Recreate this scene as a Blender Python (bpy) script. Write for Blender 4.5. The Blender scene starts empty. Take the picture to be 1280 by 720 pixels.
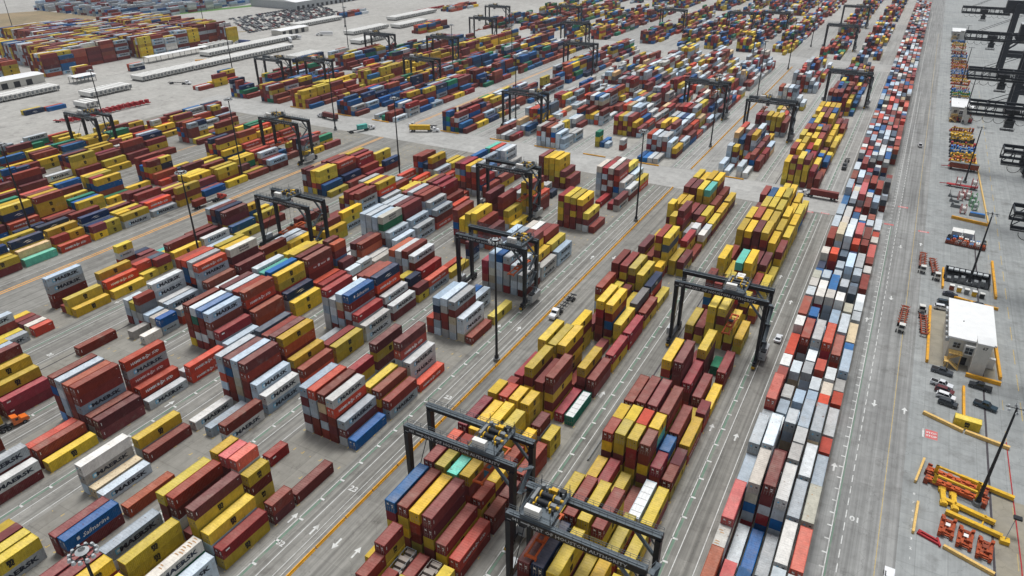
import bpy, math, random
from mathutils import Vector, Matrix
from mathutils.bvhtree import BVHTree
random.seed(11)
R = math.radians
scn = bpy.context.scene
COL = scn.collection

# ------------------------------------------------------------------ helpers
def lin(c):
    return tuple(((v/255)/12.92 if v/255 <= .04045 else ((v/255+.055)/1.055)**2.4) for v in c)

def mat(name, rgb, rough=.6, metal=0., noise=.0, nscale=.6, bump=0., spec=.35, dirt=None, dirt_amt=0., dscale=.15):
    m = bpy.data.materials.new(name); m.use_nodes = True
    nt = m.node_tree; b = nt.nodes['Principled BSDF']
    b.inputs['Roughness'].default_value = rough; b.inputs['Metallic'].default_value = metal
    b.inputs['Specular IOR Level'].default_value = spec
    base = lin(rgb)+(1,)
    b.inputs['Base Color'].default_value = base
    out = None
    if noise or dirt:
        geo = nt.nodes.new('ShaderNodeNewGeometry')
        n = nt.nodes.new('ShaderNodeTexNoise'); n.inputs['Scale'].default_value = nscale; n.inputs['Detail'].default_value = 5
        nt.links.new(geo.outputs['Position'], n.inputs['Vector'])
        r = nt.nodes.new('ShaderNodeMapRange'); r.inputs[1].default_value = .3; r.inputs[2].default_value = .7
        r.inputs[3].default_value = 1-noise; r.inputs[4].default_value = 1+noise
        nt.links.new(n.outputs['Fac'], r.inputs['Value'])
        mx = nt.nodes.new('ShaderNodeMix'); mx.data_type = 'RGBA'; mx.blend_type = 'MULTIPLY'; mx.inputs[0].default_value = 1
        mx.inputs['A'].default_value = base
        nt.links.new(r.outputs[0], mx.inputs['B']); out = mx.outputs['Result']
        if dirt:
            n2 = nt.nodes.new('ShaderNodeTexNoise'); n2.inputs['Scale'].default_value = dscale; n2.inputs['Detail'].default_value = 8
            nt.links.new(geo.outputs['Position'], n2.inputs['Vector'])
            r2 = nt.nodes.new('ShaderNodeMapRange'); r2.inputs[1].default_value = .5; r2.inputs[2].default_value = .75
            r2.inputs[4].default_value = dirt_amt
            nt.links.new(n2.outputs['Fac'], r2.inputs['Value'])
            m2 = nt.nodes.new('ShaderNodeMix'); m2.data_type = 'RGBA'
            nt.links.new(r2.outputs[0], m2.inputs[0]); nt.links.new(out, m2.inputs['A']); m2.inputs['B'].default_value = lin(dirt)+(1,)
            out = m2.outputs['Result']
        nt.links.new(out, b.inputs['Base Color'])
    return m

class MB:
    def __init__(s): s.v = []; s.f = []; s.m = []
    def add(s, vs, fs, mi=0):
        o = len(s.v); s.v += [tuple(v) for v in vs]; s.f += [tuple(i+o for i in f) for f in fs]; s.m += [mi]*len(fs); return s
    def box(s, x0, y0, z0, x1, y1, z1, mi=0):
        return s.add([(x0,y0,z0),(x1,y0,z0),(x1,y1,z0),(x0,y1,z0),(x0,y0,z1),(x1,y0,z1),(x1,y1,z1),(x0,y1,z1)],
                     [(0,3,2,1),(4,5,6,7),(0,1,5,4),(1,2,6,5),(2,3,7,6),(3,0,4,7)], mi)
    def cbox(s, cx, cy, cz, sx, sy, sz, mi=0): return s.box(cx-sx/2,cy-sy/2,cz-sz/2,cx+sx/2,cy+sy/2,cz+sz/2,mi)
    def beam(s, p, q, w, h=None, mi=0, up=(0,0,1)):
        p = Vector(p); q = Vector(q); h = h or w; d = (q-p).normalized(); u = Vector(up)
        if abs(d.dot(u)) > .98: u = Vector((0,1,0))
        r = d.cross(u).normalized(); u = r.cross(d)
        vs = [c+r*(a*w/2)+u*(b*h/2) for c in (p,q) for a,b in ((-1,-1),(1,-1),(1,1),(-1,1))]
        return s.add(vs, [(3,2,1,0),(4,5,6,7),(0,1,5,4),(1,2,6,5),(2,3,7,6),(3,0,4,7)], mi)
    def cyl(s, p, q, r0, r1=None, n=10, mi=0):
        p = Vector(p); q = Vector(q); r1 = r0 if r1 is None else r1; d = (q-p).normalized()
        u = Vector((0,0,1)) if abs(d.z) < .9 else Vector((1,0,0)); a = d.cross(u).normalized(); b = d.cross(a)
        vs = []
        for c, r in ((p,r0),(q,r1)):
            for i in range(n):
                t = 2*math.pi*i/n; vs.append(c+a*(r*math.cos(t))+b*(r*math.sin(t)))
        fs = [(i,(i+1)%n,n+(i+1)%n,n+i) for i in range(n)]+[tuple(range(n-1,-1,-1)),tuple(range(n,2*n))]
        return s.add(vs, fs, mi)
    def ring(s, c, axis, R0, w, th, n=20, mi=0):           # flat hoop: R0 outer radius, w radial width, th thickness along the axis
        c = Vector(c); d = Vector(axis).normalized(); u = Vector((0,0,1)) if abs(d.z) < .9 else Vector((1,0,0)); a = d.cross(u).normalized(); b = d.cross(a)
        vs = []
        for i in range(n):
            t = 2*math.pi*i/n; e = a*math.cos(t)+b*math.sin(t)
            vs += [c+e*R0-d*th/2, c+e*R0+d*th/2, c+e*(R0-w)+d*th/2, c+e*(R0-w)-d*th/2]
        fs = []
        for i in range(n):
            j = (i+1)%n
            for k in range(4): fs.append((4*i+k,4*i+(k+1)%4,4*j+(k+1)%4,4*j+k))
        return s.add(vs, fs, mi)
    def prism(s, poly, y0, y1, mi=0):                       # poly in (x,z), extruded along y
        n = len(poly); vs = [(x,y0,z) for x,z in poly]+[(x,y1,z) for x,z in poly]
        return s.add(vs, [(i,(i+1)%n,n+(i+1)%n,n+i) for i in range(n)]+[tuple(range(n-1,-1,-1)),tuple(range(n,2*n))], mi)
    def prismx(s, poly, x0, x1, mi=0):                      # poly in (y,z), extruded along x
        n = len(poly); vs = [(x0,y,z) for y,z in poly]+[(x1,y,z) for y,z in poly]
        return s.add(vs, [(i,(i+1)%n,n+(i+1)%n,n+i) for i in range(n)]+[tuple(range(n-1,-1,-1)),tuple(range(n,2*n))], mi)
    def mesh(s, name, mats):
        me = bpy.data.meshes.new(name); me.from_pydata(s.v, [], s.f)
        for m in mats: me.materials.append(m)
        me.polygons.foreach_set('material_index', s.m)
        me.update(); me.validate()
        import bmesh
        bm = bmesh.new(); bm.from_mesh(me); bmesh.ops.recalc_face_normals(bm, faces=bm.faces); bm.to_mesh(me); bm.free()
        return me

def link(name, data, parent=None, loc=None, rz=0., color=None):
    o = bpy.data.objects.new(name, data); COL.objects.link(o)
    if parent: o.parent = parent
    if loc: o.location = loc
    if rz: o.rotation_euler = (0,0,rz)
    if color: o.color = color
    return o
def part(name, mb, mats, parent): return link(name, mb.mesh(name, mats if isinstance(mats,(list,tuple)) else [mats]), parent)
def tag(o, label=None, cat=None, group=None, kind=None):
    if label: o['label'] = label
    if cat: o['category'] = cat
    if group: o['group'] = group
    if kind: o['kind'] = kind
    return o
def thing(name, label, cat, loc=(0,0,0), rz=0, group=None):
    return tag(link(name, None, None, loc, rz), label, cat, group)
def copy_tree(o, parent=None):
    c = o.copy(); COL.objects.link(c); c.parent = parent
    for ch in list(o.children): copy_tree(ch, c)
    return c
def place(proto, used, loc, rz, label, cat=None, group=None):
    o = proto if not used else copy_tree(proto)
    o.location = loc; o.rotation_euler = (0,0,rz)
    return tag(o, label, cat, group)

_tc = {}
def text_geo(txt, size, bold=.0, sx=1., res=2):
    """flat text as (verts2d, faces), centred; letters become mesh faces"""
    key = (txt,size,bold,sx,res)
    if key in _tc: return _tc[key]
    cu = bpy.data.curves.new('lettering','FONT'); cu.body = txt; cu.size = size; cu.resolution_u = res; cu.offset = bold*size; cu.fill_mode = 'FRONT'
    ob = bpy.data.objects.new('lettering', cu); COL.objects.link(ob)
    bpy.context.view_layer.update()
    me = ob.evaluated_get(bpy.context.evaluated_depsgraph_get()).to_mesh()
    vs = [(v.co.x*sx, v.co.y) for v in me.vertices]; fs = [tuple(p.vertices) for p in me.polygons]
    xs = [v[0] for v in vs]; ys = [v[1] for v in vs]; cx = (min(xs)+max(xs))/2; cy = (min(ys)+max(ys))/2
    vs = [(x-cx, y-cy) for x,y in vs]
    ob.evaluated_get(bpy.context.evaluated_depsgraph_get()).to_mesh_clear()
    bpy.data.objects.remove(ob); bpy.data.curves.remove(cu)
    _tc[key] = (vs, fs, max(xs)-min(xs)); return _tc[key]

# ------------------------------------------------------------------ camera, light
CAM = Vector((0,0,120.18)); PITCH = 28.37; YAW = 28.65; FPX = 889.9
cd = bpy.data.cameras.new('camera'); cd.sensor_width = 36; cd.lens = FPX/1280*36; cd.clip_end = 6000; cd.clip_start = 1
cam = bpy.data.objects.new('camera', cd); COL.objects.link(cam)
cam.location = CAM; cam.rotation_euler = (R(90-PITCH), 0, R(YAW)); scn.camera = cam
w = bpy.data.worlds.new('World'); scn.world = w; w.use_nodes = True
nt = w.node_tree; bg = nt.nodes['Background']
SUN_EL, SUN_AZ = 72, -20            # azimuth clockwise from +Y
sk = nt.nodes.new('ShaderNodeTexSky'); sk.sky_type = 'NISHITA'; sk.sun_disc = False; sk.sun_elevation = R(SUN_EL); sk.sun_rotation = R(SUN_AZ); sk.dust_density = 4
hs = nt.nodes.new('ShaderNodeHueSaturation'); hs.inputs['Saturation'].default_value = .3
nt.links.new(sk.outputs[0], hs.inputs['Color']); nt.links.new(hs.outputs[0], bg.inputs['Color']); bg.inputs['Strength'].default_value = .075
sd = bpy.data.lights.new('sun','SUN'); sd.energy = 1.5; sd.angle = R(16); sd.color = (1,.99,.97)
so = bpy.data.objects.new('sun', sd); COL.objects.link(so)
dirv = Vector((math.sin(R(SUN_AZ))*math.cos(R(SUN_EL)), math.cos(R(SUN_AZ))*math.cos(R(SUN_EL)), math.sin(R(SUN_EL))))
so.rotation_euler = dirv.to_track_quat('Z','Y').to_euler(); so.location = (0,0,300)
vs = scn.view_settings; vs.view_transform = 'Standard'; vs.look = 'None'; vs.gamma = 1; vs.exposure = 0.6; vs.use_curve_mapping = False
scn.cycles.max_bounces = 4; scn.cycles.diffuse_bounces = 2; scn.cycles.glossy_bounces = 2; scn.cycles.use_denoising = True

# ------------------------------------------------------------------ common materials
M = {}
M['white'] = mat('white_paint', (222,222,218), .5, noise=.06)
M['black'] = mat('black_rubber', (26,26,28), .8)
M['glass'] = mat('window_glass', (25,34,42), .12, spec=.6)
M['dark'] = mat('dark_steel', (28,32,38), .5, noise=.12, nscale=1.5)
M['gantry'] = mat('gantry_paint', (15,19,28), .45, noise=.15, nscale=.8)
M['deck'] = mat('grey_walkway', (86,96,103), .6, noise=.15)
M['navy'] = mat('navy_crane_paint', (10,24,36), .5, noise=.15, nscale=.5)
M['grey'] = mat('grey_steel', (120,124,126), .5, noise=.12)
M['lgrey'] = mat('light_grey_paint', (175,180,182), .5, noise=.1)
M['yellow'] = mat('safety_yellow', (216,172,36), .6, noise=.14, nscale=2, dirt=(120,100,60), dirt_amt=.5, dscale=.8)
M['curb'] = mat('kerb_yellow', (222,160,34), .65, noise=.15, nscale=2, dirt=(130,110,70), dirt_amt=.6, dscale=.5)
M['timber'] = mat('sawn_timber', (214,178,108), .75, noise=.18, nscale=3)
M['orange'] = mat('spreader_orange', (186,84,32), .55, noise=.18, nscale=2)
M['rust'] = mat('rusty_red_steel', (140,64,38), .7, noise=.25, nscale=2.5, dirt=(60,34,26), dirt_amt=.7, dscale=1.2)
M['red'] = mat('red_paint', (160,26,34), .5, noise=.15)
M['green'] = mat('green_paint', (24,140,62), .5, noise=.12)
M['blue'] = mat('blue_paint', (36,110,180), .5, noise=.12)
M['cream'] = mat('pale_cladding', (200,198,190), .7, noise=.07, nscale=1.2)
M['roofw'] = mat('white_roof', (226,228,228), .55, noise=.04, nscale=.4)
M['lampw'] = mat('lamp_glass', (205,208,212), .3)
M['line'] = mat('road_line_white', (204,206,204), .7, noise=.14, nscale=1.2, dirt=(140,138,132), dirt_amt=.75, dscale=.5)
M['lineg'] = mat('road_line_green', (104,130,114), .8, noise=.14, nscale=.5, dirt=(134,132,124), dirt_amt=.8, dscale=.25)
M['lineo'] = mat('road_line_orange', (222,158,62), .7, noise=.14, nscale=1., dirt=(160,150,130), dirt_amt=.5, dscale=.4)
M['lineold'] = mat('worn_yellow_line', (186,162,96), .8, noise=.2, nscale=1.5, dirt=(148,142,130), dirt_amt=.9, dscale=.6)
M['signred'] = mat('road_red_paint', (196,98,98), .7, noise=.12, dirt=(160,150,140), dirt_amt=.4)
M['slot'] = mat('drain_slot', (66,62,66), .8, noise=.2)

def ground_mat(name, c1, c2, track=0., joint=0., big=.012, stain=.5, stainc=(70,66,62), joint_step=(6.,7.6), tint=None):
    m = bpy.data.materials.new(name); m.use_nodes = True; nt = m.node_tree; N = nt.nodes.new; L = nt.links.new
    b = nt.nodes['Principled BSDF']; b.inputs['Roughness'].default_value = .85; b.inputs['Specular IOR Level'].default_value = .2
    g = N('ShaderNodeNewGeometry')
    def noise(scale, det=6, vec=None, rough=.6):
        n = N('ShaderNodeTexNoise'); n.inputs['Scale'].default_value = scale; n.inputs['Detail'].default_value = det; n.inputs['Roughness'].default_value = rough
        L(vec or g.outputs['Position'], n.inputs['Vector']); return n.outputs['Fac']
    def rng(v, a, bb, c, d):
        r = N('ShaderNodeMapRange'); r.inputs[1].default_value = a; r.inputs[2].default_value = bb; r.inputs[3].default_value = c; r.inputs[4].default_value = d; L(v, r.inputs[0]); return r.outputs[0]
    def mix(f, A, B, mode='MIX'):
        x = N('ShaderNodeMix'); x.data_type = 'RGBA'; x.blend_type = mode
        for s, v in ((x.inputs[0],f),(x.inputs['A'],A),(x.inputs['B'],B)):
            if isinstance(v,(int,float)): s.default_value = v
            elif isinstance(v,tuple): s.default_value = v
            else: L(v, s)
        return x.outputs['Result']
    col = mix(rng(noise(big),.35,.65,0,1), lin(c1)+(1,), lin(c2)+(1,))
    col = mix(1., col, rng(noise(.35,8),.3,.7,.86,1.12), 'MULTIPLY')
    if track:                                   # long tyre tracks that run with the lanes (along y)
        mp = N('ShaderNodeMapping'); mp.inputs['Scale'].default_value = (1.1,.012,1); L(g.outputs['Position'], mp.inputs['Vector'])
        col = mix(1., col, rng(noise(1.,3,mp.outputs[0]),.38,.66,1+track*.4,1-track), 'MULTIPLY')
    if joint:
        for k in (0,1):
            sp = N('ShaderNodeSeparateXYZ'); L(g.outputs['Position'], sp.inputs[0])
            a = N('ShaderNodeMath'); a.operation = 'PINGPONG'; a.inputs[1].default_value = joint_step[k]/2; L(sp.outputs[k], a.inputs[0])
            col = mix(1., col, rng(a.outputs[0],.04,.16,1-joint,1), 'MULTIPLY')
    dv = N('ShaderNodeVectorMath'); dv.operation = 'DIVIDE'; dv.inputs[1].default_value = (joint_step[0],joint_step[1],1e4); L(g.outputs['Position'], dv.inputs[0])
    fl = N('ShaderNodeVectorMath'); fl.operation = 'FLOOR'; L(dv.outputs[0], fl.inputs[0])
    wn = N('ShaderNodeTexWhiteNoise'); wn.noise_dimensions = '3D'; L(fl.outputs[0], wn.inputs['Vector'])
    col = mix(1., col, rng(wn.outputs['Value'],0,1,.93,1.06), 'MULTIPLY')          # every slab was cast on another day
    col = mix(rng(noise(.13,9,None,.7),.54,.72,0,stain), col, lin(stainc)+(1,))
    col = mix(rng(noise(.8,6,None,.6),.68,.75,0,stain*.9), col, lin((60,57,54))+(1,))   # oil drips
    wv = N('ShaderNodeTexVoronoi'); wv.feature = 'DISTANCE_TO_EDGE'; wv.inputs['Scale'].default_value = .07; wp = N('ShaderNodeVectorMath'); wp.operation = 'ADD'
    wz = N('ShaderNodeTexNoise'); wz.inputs['Scale'].default_value = .12; wz.inputs['Detail'].default_value = 6; L(g.outputs['Position'], wz.inputs['Vector'])
    ws = N('ShaderNodeVectorMath'); ws.operation = 'SCALE'; ws.inputs['Scale'].default_value = 14; L(wz.outputs['Color'], ws.inputs[0]); L(g.outputs['Position'], wp.inputs[0]); L(ws.outputs[0], wp.inputs[1]); L(wp.outputs[0], wv.inputs['Vector'])
    col = mix(1., col, rng(wv.outputs['Distance'],.002,.008,.82,1), 'MULTIPLY')     # cracks
    L(col, b.inputs['Base Color'])
    bp = N('ShaderNodeBump'); bp.inputs['Strength'].default_value = .15; bp.inputs['Distance'].default_value = .05; L(noise(3.,4), bp.inputs['Height']); L(bp.outputs[0], b.inputs['Normal'])
    return m
M['ground'] = ground_mat('yard_concrete', (162,160,155), (173,172,167), .1, .12, stain=.5)
M['pad'] = ground_mat('stack_pad_concrete', (142,140,132), (131,129,123), .1, .16, stain=.6, stainc=(96,88,74), joint_step=(6.,6.88))
M['lane'] = ground_mat('lane_asphalt', (128,127,122), (140,139,134), .34, .08, stain=.6, joint_step=(7.4,18.))
M['lane2'] = ground_mat('pale_lane_concrete', (150,150,147), (163,163,160), .2, .08, stain=.5, joint_step=(7.4,18.))
M['pad2'] = ground_mat('pale_pad_concrete', (162,161,154), (171,170,166), .08, .12, stain=.5, joint_step=(6.,6.88))
M['road'] = ground_mat('quay_road_concrete', (132,133,132), (146,147,145), .28, .12, stain=.5, joint_step=(9.2,15.))
M['apron'] = ground_mat('quay_apron_concrete', (142,146,146), (155,158,157), .1, .14, stain=.5)
M['sandy'] = ground_mat('sandy_concrete', (150,144,128), (138,134,124), .0, .0, stain=.4, stainc=(90,82,70), big=.06)
M['cross'] = ground_mat('cross_road_concrete', (160,160,157), (172,172,169), 0, .06, stain=.25)
M['grass'] = mat('mown_grass', (78,118,52), .9, noise=.25, nscale=.2)
M['water'] = mat('canal_water', (60,78,92), .15)
M['dirt'] = ground_mat('bare_earth', (150,132,104), (120,112,88), 0, 0, stain=.4)
# ------------------------------------------------------------------ blocks of the yard
TH = 2.80
BL = {'A':(-13.2,2.92),'B':(-43.2,2.97),'C':(-73.65,3.0),'D':(-116.4,2.86),'D2':(-146.2,2.87),'E':(-176.,2.95),'F':(-205.,2.9),
      'G':(-239.3,2.87),'H':(-291.,2.87),'I':(-321.,2.87),'J':(-360.,2.87),'K':(-389.,2.87),'L':(-418.,2.87)}
order = list(BL)
def right(b): return BL[b][0]+5*BL[b][1]+2.44
SEC = [(10,322),(350,664),(697,950)]

def sheet(name, x0, y0, x1, y1, z, m, kind='structure'):
    me = bpy.data.meshes.new(name); me.from_pydata([(x0,y0,z),(x1,y0,z),(x1,y1,z),(x0,y1,z)],[],[(0,1,2,3)]); me.materials.append(m)
    return tag(link(name, me), kind=kind)
def sheets(name, rects, z, m):
    v = []; f = []
    for x0,y0,x1,y1 in rects:
        o = len(v); v += [(x0,y0,z),(x1,y0,z),(x1,y1,z),(x0,y1,z)]; f.append((o,o+1,o+2,o+3))
    me = bpy.data.meshes.new(name); me.from_pydata(v,[],f); me.materials.append(m)
    return tag(link(name, me), kind='structure')
sheet('ground', -3500,-800,3000,4000,0,M['ground'])
pads = []; lanes = []
for i,b in enumerate(order):
    for s,(ya,yb) in enumerate(SEC):
        if b == 'A': continue
        if s == 2 and b in 'IJKL': continue
        pads.append((BL[b][0]-1.2, ya, right(b)+1.2, yb))
        if i: lanes.append((right(b)+1.2, ya, BL[order[i-1]][0]-1.2 if order[i-1] != 'A' else -15.0, yb))
sheets('stacking_pads', [q for q in pads if q[1] < 100], .004, M['pad']); sheets('outer_stacking_pads', [q for q in pads if q[1] > 100], .004, M['pad2'])
sheets('runway_lanes', [q for q in lanes if q[1] < 100], .004, M['lane']); sheets('outer_runway_lanes', [q for q in lanes if q[1] > 100], .004, M['lane2'])
sheets('cross_road', [(-430,322,4.6,350),(-430,664,4.6,697)], .004, M['cross'])
sheets('quay_road', [(4.6,10,20.5,1300)], .004, M['road'])
sheets('strip_pavement', [(-15,10,4.6,322),(-15,350,4.6,664),(-15,697,4.6,1300)], .004, M['lane'])
sheets('quay_apron', [(20.5,10,400,1600)], .004, M['apron'])
sheets('worn_apron_patch', [(38.7,60,60,160),(24.4,213.2,41.6,252)], .008, M['sandy'])

# painted lines
W = []; Gr = []; Or = []; Old = []; Slot = []
def line(lst, x, y0, y1, wd=.18): lst.append((x-wd/2, y0, x+wd/2, y1))
for ya,yb in SEC[:2]:
    for x in (-15.5,-19.8,-22.2,-50.1,-52.7,-93.4,-96.7,-122.9,-125.6,-118.8,-152.6,-155.2,-148.6,-182.7,-185.4,-179,-215.5,-218,-207.5):
        line(W, x, ya+2, yb-2)
    for x in (-21.7,-52.2,-96.2,-125.1,-154.7,-184.9,-217.5): line(Gr, x+.05, ya+2, yb-2, .55)
    for x in (-89,-90.4): line(W, x, ya+2, yb-2, .14)
    for x in (-45.2,-203.7): line(Slot, x, ya, yb, .45)
    for x in (-261.6,-263): line(Or, x, ya, yb, .55)
    line(W, -267.5, ya, yb); line(W, -331, ya, yb); line(W, -336, ya, yb); line(Or, -345, ya, yb, .4)
    for x in (-22.2,-52.7,-96.7,-125.6,-155.2,-185.4):
        y = ya+6
        while y < yb-4:
            W.append((x-.1, y, x+1.25, y+.5)); y += 6.88
for x in (7.6,): line(W, x, 10, 320); line(W, x, 345, 1100); line(Gr, x+.35, 10, 320, .28)
y = 40
while y < 600: W.append((9.85,y,10.05,y+2.6)); W.append((6.6,y,7.5,y+.4)); y += 4.2
line(Old, 16.8, 10, 900, .14); line(Slot, 38.4, 60, 330, .5)
y = 60
while y < 620: Old.append((46.9,y,47.1,y+9)); Old.append((42.7,y+3,42.82,y+8)); y += 15
for ya,yb in SEC[:2]:                                       # yellow slot corner marks on the pads
    for b in order[1:9]:
        x0,p = BL[b]
        for k in range(-9,40):
            yy = 81+6.88*k
            if yy < ya+2 or yy > yb-4: continue
            for r in range(7):
                if random.random() < .62: Old.append((x0+p*r-.42, yy-.4, x0+p*r-.16, yy+.5))
                if random.random() < .5: Old.append((x0+p*r-.75, yy-.4, x0+p*r-.42, yy-.2))
sheets('lane_lines', W, .009, M['line']); sheets('green_edge_lines', Gr, .0075, M['lineg']); sheets('orange_edge_lines', Or, .009, M['lineo'])
sheets('slot_marks', Old, .009, M['lineold']); sheets('drain_slots', Slot, .0085, M['slot'])
av = []; af = []
def arrow(x, y, d=1, s=1.):
    pts = [(-.22,-1.6),(.22,-1.6),(.22,.3),(.8,.3),(0,1.8),(-.8,.3),(-.22,.3)]; o = len(av)
    for a,b in pts: av.append((x+a*s*d, y+b*s*d, .009))
    af.append(tuple(range(o,o+7)))
for x,y,d in ((-97.9,77.5,1),(-91.4,77.3,1),(-84.5,76.7,-1),(-79.3,76.7,1),(-24.4,153,1),(-17.9,152.2,1),(-54.8,152.6,1),(5.6,152.6,1),(19.4,184.8,1),(12,184.7,-1),(-98,170,1),(-91.6,172,1),
              (-91.5,232,1),(-84,236,-1),(-18,232,1),(-24.6,250,1),(-54.8,236,1),(6,232,1),(12,252,-1),(-127.4,112,1),(-120.8,118,1),(-187.2,92,1),(-180.8,96,1),(-220.5,122,-1),(-156.8,92,1),(-150.6,76,1),(12.4,300,-1),(19.4,306,1)):
    arrow(x, y, d, .95)
me = bpy.data.meshes.new('lane_arrows'); me.from_pydata(av,[],af); me.materials.append(M['line']); tag(link('lane_arrows', me), kind='structure')
def ground_text(items, name, m, z=.009):
    v = []; f = []
    for t,x,y,s,rz in items:
        a,b,_ = text_geo(t, s, .03); o = len(v); c = math.cos(rz); sn = math.sin(rz)
        v += [(x+p[0]*c-p[1]*sn, y+p[0]*sn+p[1]*c, z) for p in a]; f += [tuple(i+o for i in q) for q in b]
    me = bpy.data.meshes.new(name); me.from_pydata(v,[],f); me.materials.append(m); return tag(link(name, me), kind='structure')
ground_text([('23',-91.9,91,2.2,0),('23',-91.7,131,2.2,0),('01',11.6,137,2.2,0),('01',-17.8,205,2.,0),('13',-55.5,152,1.6,0),('52',-95,71,1.8,0),('20',-209,91,2,0)]
            +[(str(i),23.0,128+i*3.,1.,0) for i in range(1,9)], 'lane_numbers', M['line'])
sheets('red_crossing_panels', [(24.6,175.4,27.4,179.2),(-27.5,320.4,-23.5,321.6),(-20.5,321.6,-17,322.8),(9,346,13,347.6),(18,320.,22,321.4),(4.9,321.6,8.6,323)], .009, M['signred'])
ground_text([('STOP',26,178,1.0,0),('STOP',26,176.6,1.0,0),('STOP',-25.5,321,1.1,0),('STOP',-18.7,322.2,1.1,0),('STOP',11,346.8,1.1,0),('STOP',20,320.7,1.1,0)], 'red_panel_lettering', M['line'], .0135)
sheet('red_panel_edge_bar', 23.9,175.4,24.3,179.2,.009,M['line'])

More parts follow.
